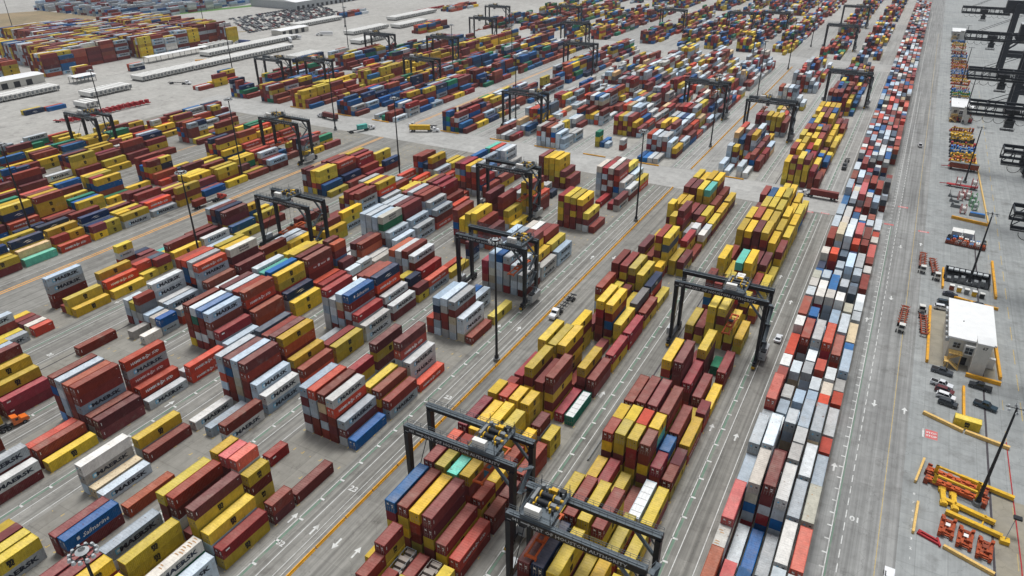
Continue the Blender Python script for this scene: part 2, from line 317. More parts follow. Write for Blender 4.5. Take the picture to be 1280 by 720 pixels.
# ------------------------------------------------------------------ which container stands where (read off the photograph)
# token: height, then colours from the top down (the rest at random); "near,far" = two half-length stacks; - = empty
BAYS = {
'C':{-2:"-,2y 3my,4myy 2m,2fm 2y,2m 2m,2f -,2y",0:"5br 5myy 5ymmy 5mmym 3my 2om",2:"5m,5o 5y,5m 5t,5y 5ym,5u 3my,3y 2mm,2m",4:"5r 5yyyy 5yyyy 5yyyy 3m,3y 2mm",
 6:"5y,4m 5o,- 5y,- 5yyy,- 3m,- 2yy,-",8:"4r 5ym 4myy 5mmymy 1r 1q",10:"5yy 5yym 5ymyy 1m 3ym 2mm",12:"- 4y - 1m - 2ry",14:"- 2m 5yrmm 5ymbm 3yyy 2rr",
 16:"4my 3y 3m 2y 3d 2my",18:"5mm 5my 5ym 4yy 3nr 1y",20:"- - - -,2y - -",22:"3m 2m 5mym 5ydyy 2yy 2my",24:"2y - - - 3ry 1m",26:"-,5yy 4y,- 5mrm 2T,2T 3T,3m 2T,2T",
 28:"4y 4y 3m 3m 3y 2y",30:"5my 5mm 5yy 5tyy 3mm 2ym",32:"5y 5y 5y 5ymm 3m 2y"},
'B':{-2:"4m 4y 4y 3m 3y 2y",0:"5mm 5nn 5yy 3y 3yy 2y",2:"5yy 5my 5yyyy 5myyy 3y 2y",4:"3y 3r 2y 1m 2F 2y",6:"5my,5y 5yy,5y 5yr,5o 5kmym,5yt 3rm,3b 2my,2my",8:"5mm 5mm 5mm 5mm 3mm 2yo",
 10:"2o,- - - - 1y,- 2m,-",11:"- 5ymty 5mmm 3rm 2m 1y",13:"- - 1m 4ymm -,1e 2rm",16:"2y 2m 5yyyy 5ymyy 3yy 2yy",18:"-,5mm -,4m -,5yy -,5wm -,3y -,2y",19:"- - - - - -",
 21:"5yyy 3y 5tm 5yyym 2m 2y",23:"3m 2m 2y 3m 3my 1y",25:"5yyy 5ymm 5mmm 5ymm 4yy 3my",27:"5y 5k 5y 5y 4yy 3yy",29:"4m 5y 5y 5y 4yy 3yyy",31:"5mm 5bm 5y 5y 3y 3yy",33:"- 2y 4y 4y 3y 2y"},
'D':{-7:"5m 5m -,5ym 4y 3g 2g",-5:"4gg 2m 4yyy 2y 3ze 2gg",-3:"5ym 5mm 2m 5myy 3y 2ry",-1:"5y,- 5s,- 5s,- 4ymyy,- - 2mm,-",0:"-,1r - - - - 1m",3:"5gmgmg 5oggm 5mumg 5gommm 3gmg 1b",
 5:"3ry - - 3y 3ky 2mg",7:"4mym - - 5mogm 3gg 1o",11:"2om 5gnmgg 5ggmmg 5gmugg 3ggug 1m",13:"- 1y,2b 2gg - - 1y",16:"4r 5gguug 5bgggg 5grggr 4ggg 3gg",
 18:"5gg 5gg 5mm 5my 3ym 2gg",20:"4w 4w 4mm 4mm 3ymy 2gg",25:"5ryyym 5ymmmm 5ymymm 5ymmmg 3ymg 1m",29:"- - 1r - 1r,- 2mg",31:"5wgggg 5rgmgm 5wmgmm 5mombg 3ggb 2gm",33:"4m 4w 4m 4y 3gy 2y"},
'D2':{-7:"2y 2m 2y 2y - -",-5:"- - - - 2mm 2bm",-3:"3wgg 1u 1g - - 1k",-1:"2yg 1m - - - -",1:"- 1g - 1g - 2mg",3:"5ggogm 5mbmm 5gguu 5mmmm 3ggg 2gg",5:"5d 5m 5m 5ykm 3ym 2m",
 7:"- - 1g - 2mm 2yy",9:"5rgggg 4gggm 5guogg 5bmgmm 3rgg 2gg",11:"4w 5k 5k 5nom 3gm 2gm",13:"- - - 3y,- 3n,- 2my,-",14:"5kg 5gg 5mg 5gmm 3rm 2og",16:"- - - - 1o 1y",18:"- - - - - 3mng,-",
 20:"5mm 4yy 5yyy 5yyyg 4mmr 3mm",23:"3ym 5mmmmm - 5mmmrm 3yy 1y",26:"- 3r 3gg 5yyyyy 5myyyg 3om",29:"2r,- 3bog,- 2gg,- 2gm,- 1n,- -",31:"5mmmmm 5yyymm 5yyyym 5yyymm 3mym 2mm"},
'E':{-7:"4m 3m - - 3gm 2gm",-5:"4m - - - 3gm 2gm",-3:"- - - 2o 2m 1y",-1:"5mbmm 5gggg 5kmmm 5mmgm 2k 2mm",1:"- - 1m 5ogoo 2om 1g",3:"- - - - 1g 2oo",5:"5mmmm 5wemg 5lmmg 5gkgm 3rg 2g",
 7:"5m 5g 5m 5kom 3kk 1m",9:"5g 5t 5b 5yy 3n 2yy",11:"5y 5y 5m 5kXm 2o 2r",13:"4y,- 4m,- 5m,- 5km,- 3m,- 2w,2g",15:"1g 1g 3m 3m 1w 1w",17:"5gggg 5gggg 5gggg 5Seg 3gg 2g",19:"5gg 5gg 5m 5mm 3gg 2gg",
 21:"5mg 5gr 5mg 5mgg 4gg 3gm",23:"5y 5m 5r 5rmm 3mm 2oy",31:"5tggm 5oggm 5ggmg 5ggmm 3gg 2gm"},
'F':{-4:"3m 4y 4m 4yy 3y 2r",-2:"5y 5g 5m 4yy 3yr 2rr",0:"- - - - - -",2:"- 1m - - - -",4:"-,3wgm -,3ygg -,4mdgr 1f,2g -,2ww 1w,2bg",6:"2m 4ggg 2g 2gg - 2go,2g",8:"5om 5ob 5gg 5ogg 3kg 2gm",
 10:"4g 5yyyy 5yymy 5Sm 3m 1b",12:"1r 1y 2m 3my 1y -",14:"1g 2gg 2gy 2y 1y -",16:"3m 2m 4mg 2y 3my 2yy"},
'G':{-2:"- - 2m 2y 1g 1m",0:"- - - 3gm 1y 1g",2:"- 1y,- 1m,- 1m,- 1w,- 1o,-",4:"- 4ggm - 1m 2yy 1y",6:"- - 1y 3yg 2oy 1y",8:"4yg,2n 1m,2m 2m,2m 2oy,2dm 1y,2my -",10:"1t 1y 1y 3my 2y 1o",12:"1y 2my 2m - 2gg 1g"},
'H':{0:"2m 2y 2g 1y 2rg 1u",2:"3ym 2y 2g 3y 2y 2rg",4:"3yy 3y 2n 3ny 2ym 2ym",6:"2y 3y 2g 3ny 2ag 1t",8:"2m 3n 2y 3ya 2my,2yy 1o",10:"2y 3my 2n 3ng 2ng 2my,2yy",12:"2y 2m 1m 2ym 2yg,2mg 2yg",14:"3m 2m 3myy 2ry 2og 1g"},
}
PAL = {'A':'gggddgmmmkkrobugmngs','B':'yyyyyyyymmmmmmmkrob','C':'yyyyyyymmmmmmkrogb','D':'ggggggggmmmmmooryybd','D2':'ggggggmmmmmyyookrbn','E':'ggggmmmmmyyyookkrbl','F':'gggmmmmyyyyoobn',
 'G':'yyyymmmmggobnr','H':'yyyyymmmmmbngoek','I':'yyyyymmmmmbbnooker','J':'yyyyymmmmbbnokgr','K':'yyyyymmmmmbngoe','L':'yyyymmmmbnoge',
 '2w':'gggggggggwwmmmmmmkorryybda','2e':'bbbnnmmmmmmyykkrggge','2y':'yyyyyyymmmmmkkrb','3':'bbnnmmmmmkyyyorgge'}
CON = []
occ = {}
def stack(b, r, y0, L, h, cols, pal, bay, half):
    x0,p = BL[b]; x = x0+p*r+random.uniform(-.05,.05); yj = random.uniform(-.12,.12)
    z = .02
    for t in range(h):                                       # t=0 bottom
        i = h-1-t; ch = 2.88 if random.random() < .68 else 2.59
        c = cols[i] if i < len(cols) else random.choice(pal)
        CON.append(dict(x=x+random.uniform(-.04,.04), y=y0+yj+random.uniform(-.05,.05), z=z, ch=ch, L=L, c=c, b=b, r=r, t=t, h=h, bay=bay, half=half, rz=0)); z += ch+.02
def put_bay(b, k, s, pal, y=None):
    y0 = 81+6.88*k if y is None else y
    for r,tok in enumerate(s.split()):
        if ',' in tok:
            for hf,tk in enumerate(tok.split(',')):
                if tk and tk != '-': stack(b, r, y0+6.2*hf, 6.06, int(tk[0]), tk[1:], pal, (b,k), hf+1)
        elif tok != '-': stack(b, r, y0, 12.19, int(tok[0]), tok[1:], pal, (b,k), 0)
for b,d in BAYS.items():
    for k,s in d.items(): put_bay(b, k, s, PAL[b])
def rand_bay(b, k, full, part_, pal, top=5, y=None, half=.12):
    m = random.random(); s = []
    for r in range(6):
        if m < full: h = [top,top,top,top,top-2,max(1,top-3)][r]-(random.random() < .25)
        elif m < full+part_: h = random.choice([0,1,1,2,2,3])
        else: h = random.choice([0,0,0,0,1])
        if h <= 0: s.append('-'); continue
        if random.random() < half: s.append(f'{h},{max(1,h-random.randint(0,1))}')
        else: s.append(str(h))
    put_bay(b, k, ' '.join(s), pal, y)
S1 = {'E':(25,29,.6,.2,'E',5),'F':(18,30,.5,.45,'F',4),'G':(14,28,.35,.5,'G',4),'H':(16,30,.55,.4,'H',3),
      'I':(4,32,.45,.3,'I',4),'J':(4,32,.5,.3,'J',4),'K':(8,32,.5,.4,'K',3),'L':(12,26,.2,.5,'L',3)}
for b,(k0,k1,f,pp,pal,top) in S1.items():
    k = k0
    while k <= k1: rand_bay(b, k, f, pp, PAL[pal], top); k += 2
S2 = {'B':(.8,.2,'2y',5,22),'C':(.5,.2,'2w',5,22),'D':(.8,.08,'2w',5,21),'D2':(.8,.1,'2w',5,21),'E':(.74,.16,'2w',5,21),'F':(.3,.45,'2w',3,20),'G':(.6,.35,'2e',4,22),'H':(.7,.25,'2e',4,22),
      'I':(.75,.2,'2e',4,22),'J':(.75,.2,'2y',4,22),'K':(.6,.3,'2e',4,20),'L':(.6,.3,'2e',4,20)}
FRONT2 = {('E',0):"4gogg 4mggg 4kmgg 4gbog 3ggg 2f,2f",('E',1):"4m,3m 3y,3w 3m,3m 4yy,- 2g 2g",('D2',1):"3eyy,- 1b,1b 1g,- - - 2gm,-",('D2',3):"4rymm 4ymmy 4gymy 4mmym 3ymm 2mg",('E',5):"5mgmg 5gmrg 5bwmg 5gumm 2my 1g",
 ('D',0):"1b 1b 1g 1g - -",('D',1):"4ogrg 4gmgm 4ggmr 4gmmg 3gg 2ymm",('C',0):"2gg 1g - 2gg 1g -",('C',1):"4gggu,- 4ymgm,- - 2m 3mb 2m",('C',6):"4rmgg 4mmgm 4ygrg 4yyym 4yym 3mm",('C',5):"2b,- - - - - -",('E',2):"- - - - - -",('D2',0):"- - - - - -",('D2',2):"- - - - - -",('E',3):"2g 2w 1m - - -",('D',3):"4yymm 4ymmy 4bmyy 4ggyy 3mmy 2mb",('D',4):"4ggmm 4gbmm 4ngmm 4gmrg 3om 1o"}
for b,(f,pp,pal,top,n) in S2.items():
    pl = PAL[pal]
    for j in range(n):
        if (b,j) in FRONT2:
            put_bay(b, 100+j, FRONT2[(b,j)], pl, 351+13.77*j); continue
        if b == 'B' and j in (9,15): continue
        rand_bay(b, 100+j, f, pp, pl if not (b == 'B' and j > 8) else PAL['2e'], top, y=351+13.77*j)
for b in ('B','C','D','D2','E','F','G','H','I','J'):
    for j in range(17): rand_bay(b, 200+j, .55 if b not in 'FC' else .3, .4, PAL['3'], 4, y=699+13.77*j)
for b in order[1:]:
    for j in range(20): rand_bay(b, 300+j, .45 if b != 'C' else .25, .35, PAL['3'], 4, y=975+13.77*j)
for b in 'KL':
    for j in range(17): rand_bay(b, 200+j, .4, .4, PAL['3'], 4, y=699+13.77*j)
# the tight strip beside the quay road: (row, slot, half?, height, colours)
AS = """0 -2 z4 3;0 0 g4 3g;0 2 k4 3k;0 3.3 z2 3zgr;0 4 s4 4s;0 6 g4 3g;0 8 w4 4wgrg;0 10 m2 3g;0 11 s4 4srr;0 13.2 m2 3m;0 14.1 w2 3w;0 15.1 o4 3oo;0 17 w2 4wgg;0 18 k4 4k;0 20 w2 4wg;0 21 w2 4w;0 22 w2 4u;0 23 b2 3b;0 24 n2 3n;0 25 w2 4wgg;0 27 m4 4mm;0 29 w4 4w;0 31 w4 4w
1 -2 g4 3;1 0 g4 3g;1 2 s4 2s;1 4 g4 1g;1 6 w4 5wubgr;1 8 w4 5wg;1 10 w2 3w;1 11 g2 3gr;1 12 w2 3wur;1 14 w2 3wu;1 16 m4 4mm;1 18 b2 4bn;1 19 g2 2gm;1 20 w2 4wrr;1 21 w2 4w;1 22 w2 4wb;1 23 b2 3b;1 25 o2 4orr;1 27 w4 5ug;1 29 w4 4w;1 31 w4 4w
2 -2 w4 3;2 0 b4 3b;2 2 b4 2b;2 4 b4 1b;2 6 m4 5mmgrb;2 8 m2 3m;2 10 w2 4wgur;2 11 g2 2g;2 12 g2 3gdr;2 14 g2 3gg;2 15 w2 3wgr;2 16 g4 4ggg;2 18 g2 2gm;2 20 w2 4wggg;2 21 b4 4b;2 23.2 t2 3gg;2 24.4 w2 3wgg;2 26 d2 3dg;2 27 w4 5wgd;2 29 w4 4w;2 31 b4 3b
3 -2 g4 2;3 0 m4 3m;3 2 z4 1z;3 4 g4 1g;3 6 w4 4wgbgg;3 8 g2 4g;3 9 g2 4g;3 10 g4 4gr;3 12 g2 3gg;3 13 w2 3wgr;3 14.4 o2 3od;3 16 o4 4ord;3 18 g4 3gg;3 20 w2 4wgr;3 21 d2 3dd;3 22.4 T2 3T;3 24 g4 4gg;3 26 b2 3n;3 27 o2 4orn;3 28.4 s4 4s;3 30.6 b2 3b;3 31.6 w2 3w
4 -2 w4 3;4 0 z4 2z;4 2 z4 3zgr;4 4 w4 3wwg;4 6 g4 3gu;4 8 g4 3gw;4 10 g4 4ga;4 12 o2 3or;4 13 z2 3zgg;4 14 w2 3wgg;4 16 k4 3ko;4 18 g4 3gg;4 20 w2 3ugg;4 22 T2 3d;4 23 d2 2dd;4 24 w2 3wdd;4 25 g4 3gb;4 27 g2 2wg;4 28 m2 3mk;4 29 s4 3mm;4 31 g2 3gr;4 32 k2 3kr
5 -2 g4 3;5 0 w4 2;5 2 z4 3zu;5 4 s4 3sr;5 6 u4 3u;5 8 g4 2gd;5 10 r2 2or;5 11 g4 2gd;5 13 s2 2o;5 14 f2 2fr;5 15 g4 3g;5 17 b2 2b;5 18 u4 2u;5 20 g2 2g;5 21 w2 2wg;5 22 w2 2w;5 23.4 k4 2m;5 25.4 T2 2T;5 26.6 m2 2m;5 27.6 s4 2s;5 29.6 w2 2w;5 30.6 o2 2o;5 31.6 g4 2g"""
for ln in AS.split('\n'):
    last = -1e9
    for e in ln.split(';'):
        r,k,cl,hc = e.split(); L = 12.19 if cl[1] == '4' else 6.06; y = max(81+6.88*float(k), last+.12); last = y+L
        cols = hc[1:] or cl[0]
        stack('A', int(r), y, L, int(hc[0]), cols, PAL['A'], ('A',int(float(k))), 0 if L > 10 else 1)
for r in range(6):
    y = 316.+random.uniform(-1,1)
    while y < 372:
        L = random.choice([12.19,6.06]); stack('A', r, y, L, random.choice([2,3,3,4]) if r < 4 else random.choice([1,2,3]), '', PAL['A'], ('A',40+int(y)), 0); y += L+.15
    y = 384.+random.uniform(-1,1) if r < 5 else 410
    while y < 1120:
        L = random.choice([12.19,6.06]); stack('A', r, y, L, random.choice([3,4,4,4]) if r < 4 else random.choice([2,3,3]), '', PAL['A'], ('A',40+int(y)), 0); y += L+.15
def loose(x, y, z, L, c, rz=0, h=1, t=0, b='loose'): CON.append(dict(x=x, y=y, z=z, ch=2.6, L=L, c=c, b=b, r=0, t=t, h=h, bay=(b,len(CON)), half=0, rz=rz))
loose(30.8,186.6,.02,6.06,'y',rz=-1.62)
# tall stacks of the empties yard at the far left
for gx,gy,nx,ny,hh in ((-700,250,36,5,5),(-614,326,8,2,6),(-575,334,4,1,3),(-690,345,32,5,6),(-676,414,30,5,6),(-668,486,22,3,6),(-606,505,6,1,6),(-800,300,30,6,4),(-790,400,32,6,5),(-770,490,28,4,5)):
    for i in range(nx):
        for j in range(ny):
            hcol = random.choice([hh,hh,hh-1])
            pal = random.choice(['yyym','mmky','ggmm','ggwg','kmmg','yyyyb','mbgm','mmmm'])
            BL['T'] = (gx,2.6); stack('T', i, gy+j*12.9, 12.19, hcol, '', pal, ('T',0), 0)
for gx,gy,nx,ny,hh in ((-462,352,4,3,3),(-560,372,3,1,2),(-470,640,5,4,3),(-448,440,3,5,3),(-498,250,3,2,1),(-540,800,6,5,2),(-620,690,4,4,2)):
    for i in range(nx):
        for j in range(ny):
            if random.random() < .85: BL['T'] = (gx,2.9); stack('T', i, gy+j*13.2, 12.19, random.choice([1,hh,hh]), '', 'bmmymgkon', ('T',2), 0)
for i in range(34):
    for j in range(16):
        if random.random() < .85: BL['T'] = (-1010,6.0); stack('T', i, 560+j*13.2, 12.19, random.choice([2,3,4]), '', 'gggggrgmb', ('T',1), 0)
# ------------------------------------------------------------------ containers
CC = {'y':(208,178,52),'m':(121,48,42),'k':(150,74,54),'r':(148,40,48),'o':(188,68,46),'s':(206,98,90),'g':(184,195,203),'w':(206,209,208),'b':(14,88,148),'n':(24,48,84),
      'l':(104,144,196),'t':(92,190,176),'e':(28,118,84),'d':(88,98,108),'u':(200,190,164),'f':(150,156,160),'a':(222,188,140),'q':(40,120,96),'F':(212,214,210),'T':(196,200,202),'X':(112,38,40),'z':(206,206,200),'S':(206,206,196)}
CW = {'y':'yellow','m':'maroon','k':'rust brown','r':'crimson','o':'orange red','s':'salmon pink','g':'light grey','w':'white','b':'blue','n':'navy','l':'pale blue','t':'turquoise','e':'green','d':'slate grey',
      'u':'tan','f':'silver','a':'beige','q':'white-topped green','F':'white open-topped','T':'silver tank','X':'lettered maroon','z':'rust-streaked white','S':'off-white'}
H = 2.76
def paint_mat(name, attr, chalk=0.):
    m = bpy.data.materials.new(name); m.use_nodes = True; nt = m.node_tree; N = nt.nodes.new; L = nt.links.new
    b = nt.nodes['Principled BSDF']; b.inputs['Roughness'].default_value = .62; b.inputs['Specular IOR Level'].default_value = .16
    oi = N('ShaderNodeObjectInfo'); geo = N('ShaderNodeNewGeometry')
    if attr:
        a = N('ShaderNodeVertexColor'); a.layer_name = 'Col'; col = a.outputs['Color']
    else: col = oi.outputs['Color']
    def noise(sc, scale=(1,1,1), det=5):
        mp = N('ShaderNodeMapping'); mp.inputs['Scale'].default_value = scale; L(geo.outputs['Position'], mp.inputs['Vector'])
        n = N('ShaderNodeTexNoise'); n.inputs['Scale'].default_value = sc; n.inputs['Detail'].default_value = det; n.inputs['Roughness'].default_value = .65; L(mp.outputs[0], n.inputs['Vector']); return n.outputs['Fac']
    def rng(v, a, bb, c, d):
        r = N('ShaderNodeMapRange'); r.inputs[1].default_value = a; r.inputs[2].default_value = bb; r.inputs[3].default_value = c; r.inputs[4].default_value = d; L(v, r.inputs[0]); return r.outputs[0]
    def mix(f, A, B, mode='MIX'):
        x = N('ShaderNodeMix'); x.data_type = 'RGBA'; x.blend_type = mode
        for s, v in ((x.inputs[0],f),(x.inputs['A'],A),(x.inputs['B'],B)):
            if isinstance(v,(int,float,tuple)): s.default_value = v
            else: L(v, s)
        return x.outputs['Result']
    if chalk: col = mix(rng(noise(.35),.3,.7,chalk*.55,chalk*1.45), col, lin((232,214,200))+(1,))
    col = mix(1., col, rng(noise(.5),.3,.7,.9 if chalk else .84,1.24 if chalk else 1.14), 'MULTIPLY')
    col = mix(1., col, rng(noise(2.2,(1,1,.25)),.35,.7,1.06,.86), 'MULTIPLY')
    col = mix(rng(noise(.23,det=7),.57,.7,0,.6), col, mix(.5, col, lin((150,140,128))+(1,)))
    col = mix(rng(noise(.9,det=9),.63,.72,0,.85), col, lin((104,58,36))+(1,))
    L(col, b.inputs['Base Color'])
    return m
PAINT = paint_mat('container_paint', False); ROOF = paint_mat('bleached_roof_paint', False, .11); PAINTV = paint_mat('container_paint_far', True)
M['ink'] = mat('lettering_navy', (18,26,44), .6); M['inkb'] = mat('lettering_black', (22,20,16), .6)
M['inkw'] = mat('lettering_white', (226,228,228), .6); M['worn'] = mat('worn_lettering', (172,176,180), .6, noise=.2, nscale=3); M['star'] = mat('star_blue', (96,176,214), .6)
M['seal'] = mat('door_steel', (150,140,132), .5); M['floor'] = mat('container_floor', (52,46,42), .8)
M['rustp'] = mat('rust_patch', (172,136,98), .85, noise=.25, nscale=3)
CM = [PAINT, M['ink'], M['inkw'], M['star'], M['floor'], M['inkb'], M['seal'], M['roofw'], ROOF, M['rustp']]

def logo_shapes(kind, L, named=False):
    """list of (verts(u,v), faces, slot): u along the side from the near end, v up"""
    out = []
    def txt(t, size, u, v, slot, bold=.02, sx=1., shear=0.):
        a,f,wd = text_geo(t, size, bold, sx, 1); out.append(([(u+p[0]+shear*p[1], v+p[1]) for p in a], f, slot)); return wd
    def rect(u0,v0,u1,v1,slot): out.append(([(u0,v0),(u1,v0),(u1,v1),(u0,v1)],[(0,1,2,3)],slot))
    def poly(pts, slot): out.append((pts,[tuple(range(len(pts)))],slot))
    c = L/2
    if kind in 'gz' and L > 10:
        rect(1.75,.85,2.95,2.05,3)
        st = []
        for i in range(14):
            a = math.pi/2+i*math.pi/7; rr = .52 if i%2 == 0 else .2; st.append((2.35+rr*math.cos(a), 1.45+rr*math.sin(a)))
        out.append(([(2.35,1.45)]+st, [(0,1+i,1+(i+1)%14) for i in range(14)], 2))
        txt('MAERSK', 1.5, 6.75, 1.4, 1, .045, 1.45)
    elif kind == 'g':
        txt('MAERSK', .8, c+.3, 1.5, 1, .03, 1.2); rect(.5,1.2,1.1,1.8,3)
    elif kind == 'S':
        txt('MAERSK', .95, 6.2, 1.85, 1, .03, 1.3); txt('SEALAND', .85, 6.2, .85, 1, .03, 1.25)
    elif kind == 'y':
        k = 1. if L > 10 else .85
        txt('m', 1.6*k, c, 1.80, 5, .075, 1.05); txt('sc', 1.32*k, c+.03, .95, 5, .075, .95)
    elif kind == 'o' and L > 10:
        txt('HAMBURG', 1.02, 4.1, 1.3, 2, .03, 1.05); txt('S\u00dcD', 1.02, 9.1, 1.36, 2, .03, 1.1)
        for s in (-1,1):
            poly([(7.15-1.05,1.3+s*.62),(7.15-.75,1.3+s*.62),(7.15+.18,1.3),(7.15-.12,1.3)], 2)
            poly([(7.15+.85,1.3+s*.62),(7.15+.62,1.3+s*.42),(7.15-.18,1.3),(7.15+.12,1.3)], 2)
    elif kind == 'b' and L > 10 and named:
        txt('Safmarine', 1.5, 6.6, 1.3, 2, .012, 1., .3); rect(2.3,1.,2.9,1.8,2)
    elif kind == 'n' and L > 10:
        poly([(4.2,1.2),(5.6,1.75),(7.6,1.6),(6.0,1.45)],2); poly([(5.2,.9),(6.6,1.15),(8.0,1.0),(6.4,.85)],2)
    elif kind == 'l' and L > 10: txt('APL', 1.35, 6.1, 1.35, 2, .03, 1.2)
    elif kind == 'X':
        txt('tex', .95, 3.2, 1.55, 2, .03, 1.1); rect(4.7,1.1,5.6,2.1,2); txt('tainer', .95, 7.4, 1.55, 2, .03, 1.1); rect(9.4,1.2,10.6,2.1,2)
    elif kind == 'r': rect(.9,1.75,1.9,2.15,2)
    elif kind in 'mks': rect(.55,1.1,.7,1.95,2); rect(L-1.0,1.9,L-.7,2.0,2)
    else: rect(L-1.5,2.0,L-.6,2.12,2)
    return out

def body_mesh(kind, L, named=False):
    b = MB(); Wd = 2.44
    if kind == 'T' or kind == 'f':
        for x in (.06,Wd-.06):
            for y in (.06,L-.06): b.box(x-.06,y-.06,0,x+.06,y+.06,H)
            for z in (.07,H-.06): b.box(x-.05,.12,z-.06,x+.05,L-.12,z+.06)
        for y in (.06,L-.06):
            for z in (.07,H-.06): b.box(.12,y-.05,z-.06,Wd-.12,y+.05,z+.06)
        if kind == 'T':
            b.cyl((Wd/2,.35,H/2),(Wd/2,L-.35,H/2),1.13,n=20,mi=7); b.cyl((Wd/2,.12,H/2),(Wd/2,.35,H/2),.8,1.13,20,7); b.cyl((Wd/2,L-.35,H/2),(Wd/2,L-.12,H/2),1.13,.8,20,7)
            b.cyl((Wd/2,L/2,H/2+1.1),(Wd/2,L/2,H-.02),.3,n=12,mi=6); b.box(Wd/2-.25,.4,H-.12,Wd/2+.25,L-.4,H-.07,6)
            for y in (.3,L-.3):
                b.beam((.1,y-.1,.2),(Wd-.1,y-.1,H-.2),.07); b.beam((.1,y+.1,H-.2),(Wd-.1,y+.1,.2),.07)
        else:
            b.box(.1,.1,.15,Wd-.1,L-.1,.4,4)
            n = int(L/1.2)
            for i in range(n): b.box(.15,.4+i*1.2,.4,Wd-.15,1.35+i*1.2,1.6+.5*((i*7)%3),6)
            for x in (.05,Wd-.05):
                for i in range(1,n): b.box(x-.04,i*L/n-.04,.1,x+.04,i*L/n+.04,H-.1)
        return b
    for x in (0,Wd-.14):
        for y in (0,L-.14): b.box(x,y,0,x+.14,y+.14,H)
        b.box(x+.01,.14,.0,x+.13,L-.14,.16); b.box(x+.02,.14,H-.11,x+.13,L-.14,H-.005)
    b.box(.14,.01,0,Wd-.14,.13,.16); b.box(.14,L-.13,0,Wd-.14,L-.01,.16); b.box(.14,.01,H-.12,Wd-.14,.13,H-.005); b.box(.14,L-.13,H-.12,Wd-.14,L-.01,H-.005)
    per = .34; n = int((L-.28)/per); per = (L-.28)/n
    for s in (0,1):                                          # corrugated long sides
        xo = (Wd-.02) if s else .02; xi = (Wd-.075) if s else .075; v = []
        for i in range(n):
            y = .14+i*per
            for dy,xx in ((0,xo),(.38*per,xo),(.5*per,xi),(.88*per,xi)): v += [(xx,y+dy,.16),(xx,y+dy,H-.11)]
        v += [(xo,L-.14,.16),(xo,L-.14,H-.11)]
        b.add(v, [(2*i,2*i+2,2*i+3,2*i+1) for i in range(len(v)//2-1)])
    b.add([(.14,L-.06,.16),(Wd-.14,L-.06,.16),(Wd-.14,L-.06,H-.12),(.14,L-.06,H-.12)],[(0,1,2,3)])
    b.add([(.13,.14,.1),(Wd-.13,.14,.1),(Wd-.13,L-.14,.1),(.13,L-.14,.1)],[(0,1,2,3)],4)
    if kind in 'qF':                                         # open top: bows over a pale tarpaulin
        b.box(.13,.13,H-.3,Wd-.13,L-.13,H-.16,7)
        m = int(L/1.9)
        for i in range(1,m): b.box(.13,i*L/m-.05,H-.15,Wd-.13,i*L/m+.05,H-.04,7)
        b.box(Wd/3-.04,.13,H-.1,Wd/3+.04,L-.13,H-.05,7); b.box(2*Wd/3-.04,.13,H-.1,2*Wd/3+.04,L-.13,H-.05,7)
    else:
        m = int(L/.62); dy = (L-.28)/m; v = []               # ribbed roof
        for i in range(m):
            y = .14+i*dy
            for q,z in ((0,H-.055),(.42*dy,H-.055),(.5*dy,H-.03),(.92*dy,H-.03)): v += [(.13,y+q,z),(Wd-.13,y+q,z)]
        v += [(.13,L-.14,H-.055),(Wd-.13,L-.14,H-.055)]
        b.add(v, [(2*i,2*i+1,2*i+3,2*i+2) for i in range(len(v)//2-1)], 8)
        if kind in 'zu':                                     # rust that has eaten along the roof ribs
            rr = random.Random(4)
            for i in range(m):
                if rr.random() < (.75 if kind == 'z' else .22):
                    y = .14+i*dy+.45*dy; x0 = rr.uniform(.2,.9) if kind == 'z' else rr.uniform(.2,1.6); x1 = min(2.25,x0+(rr.uniform(.8,1.3) if kind == 'z' else rr.uniform(.2,.5))); b.add([(x0,y,H-.026),(x1,y+.03,H-.026),(x1-.1,y+.4*dy,H-.026),(x0+.15,y+.45*dy,H-.026)],[(0,1,2,3)],9)
    for vs_,fs_,sl in logo_shapes(kind, L, named):
        off = .012 if sl in (1,2,5) else .006
        b.add([(Wd+off-.004,u,z) for u,z in vs_], fs_, sl)
        b.add([(-off+.004,L-u,z) for u,z in vs_], fs_, sl)
    return b
def door_mesh(side, kind):
    b = MB(); x0,x1 = ((.15,1.205),(1.235,2.29))[side]
    b.box(x0,.03,.17,x1,.10,H-.13)
    for i in range(4): b.box(x0+.06,.012,.3+i*.6,x1-.06,.03,.62+i*.6)
    for q in (.3,.78):
        xx = x0+q*(x1-x0); b.cyl((xx,.0,.18),(xx,.0,H-.15),.03,n=6,mi=6); b.box(xx-.06,-.03,1.0,xx+.3,.0,1.08,6)
    if kind in 'morkXbns': b.box(x0+.35,-.012,1.75,x1-.2,-.002,2.0,2); b.box(x0+.45,-.012,1.3,x1-.3,-.002,1.5,2) if side else b.box(x0+.3,-.012,1.9,x1-.45,-.002,2.15,2)
    if kind in 'gwul': b.box(x0+.4,-.012,1.6,x1-.25,-.002,1.95,1 if side else 3)
    if kind == 'y' and side: b.box(x0+.45,-.012,1.7,x1-.35,-.002,1.95,5)
    return b
_bm = {}
def proto_mesh(kind, L, named=False):
    key = (kind, L > 10, named)
    if key not in _bm:
        _bm[key] = (body_mesh(kind, L, named).mesh('container_body', CM), None if kind in 'Tf' else [door_mesh(s, kind).mesh('container_door', CM) for s in (0,1)])
    return _bm[key]
def jit(c):
    r,g,b = CC[c]; f = random.uniform(.82,1.12); h = random.uniform(-11,11); k = random.choice((0,0,0,.04,.1)); r,g,b = (v*(1-k)+165*k for v in (r,g,b))
    return lin((min(255,max(0,r*f+h)), min(255,g*f), min(255,max(0,b*f-h))))+(1.,)
for c in CON: c['col'] = jit(c['c'])

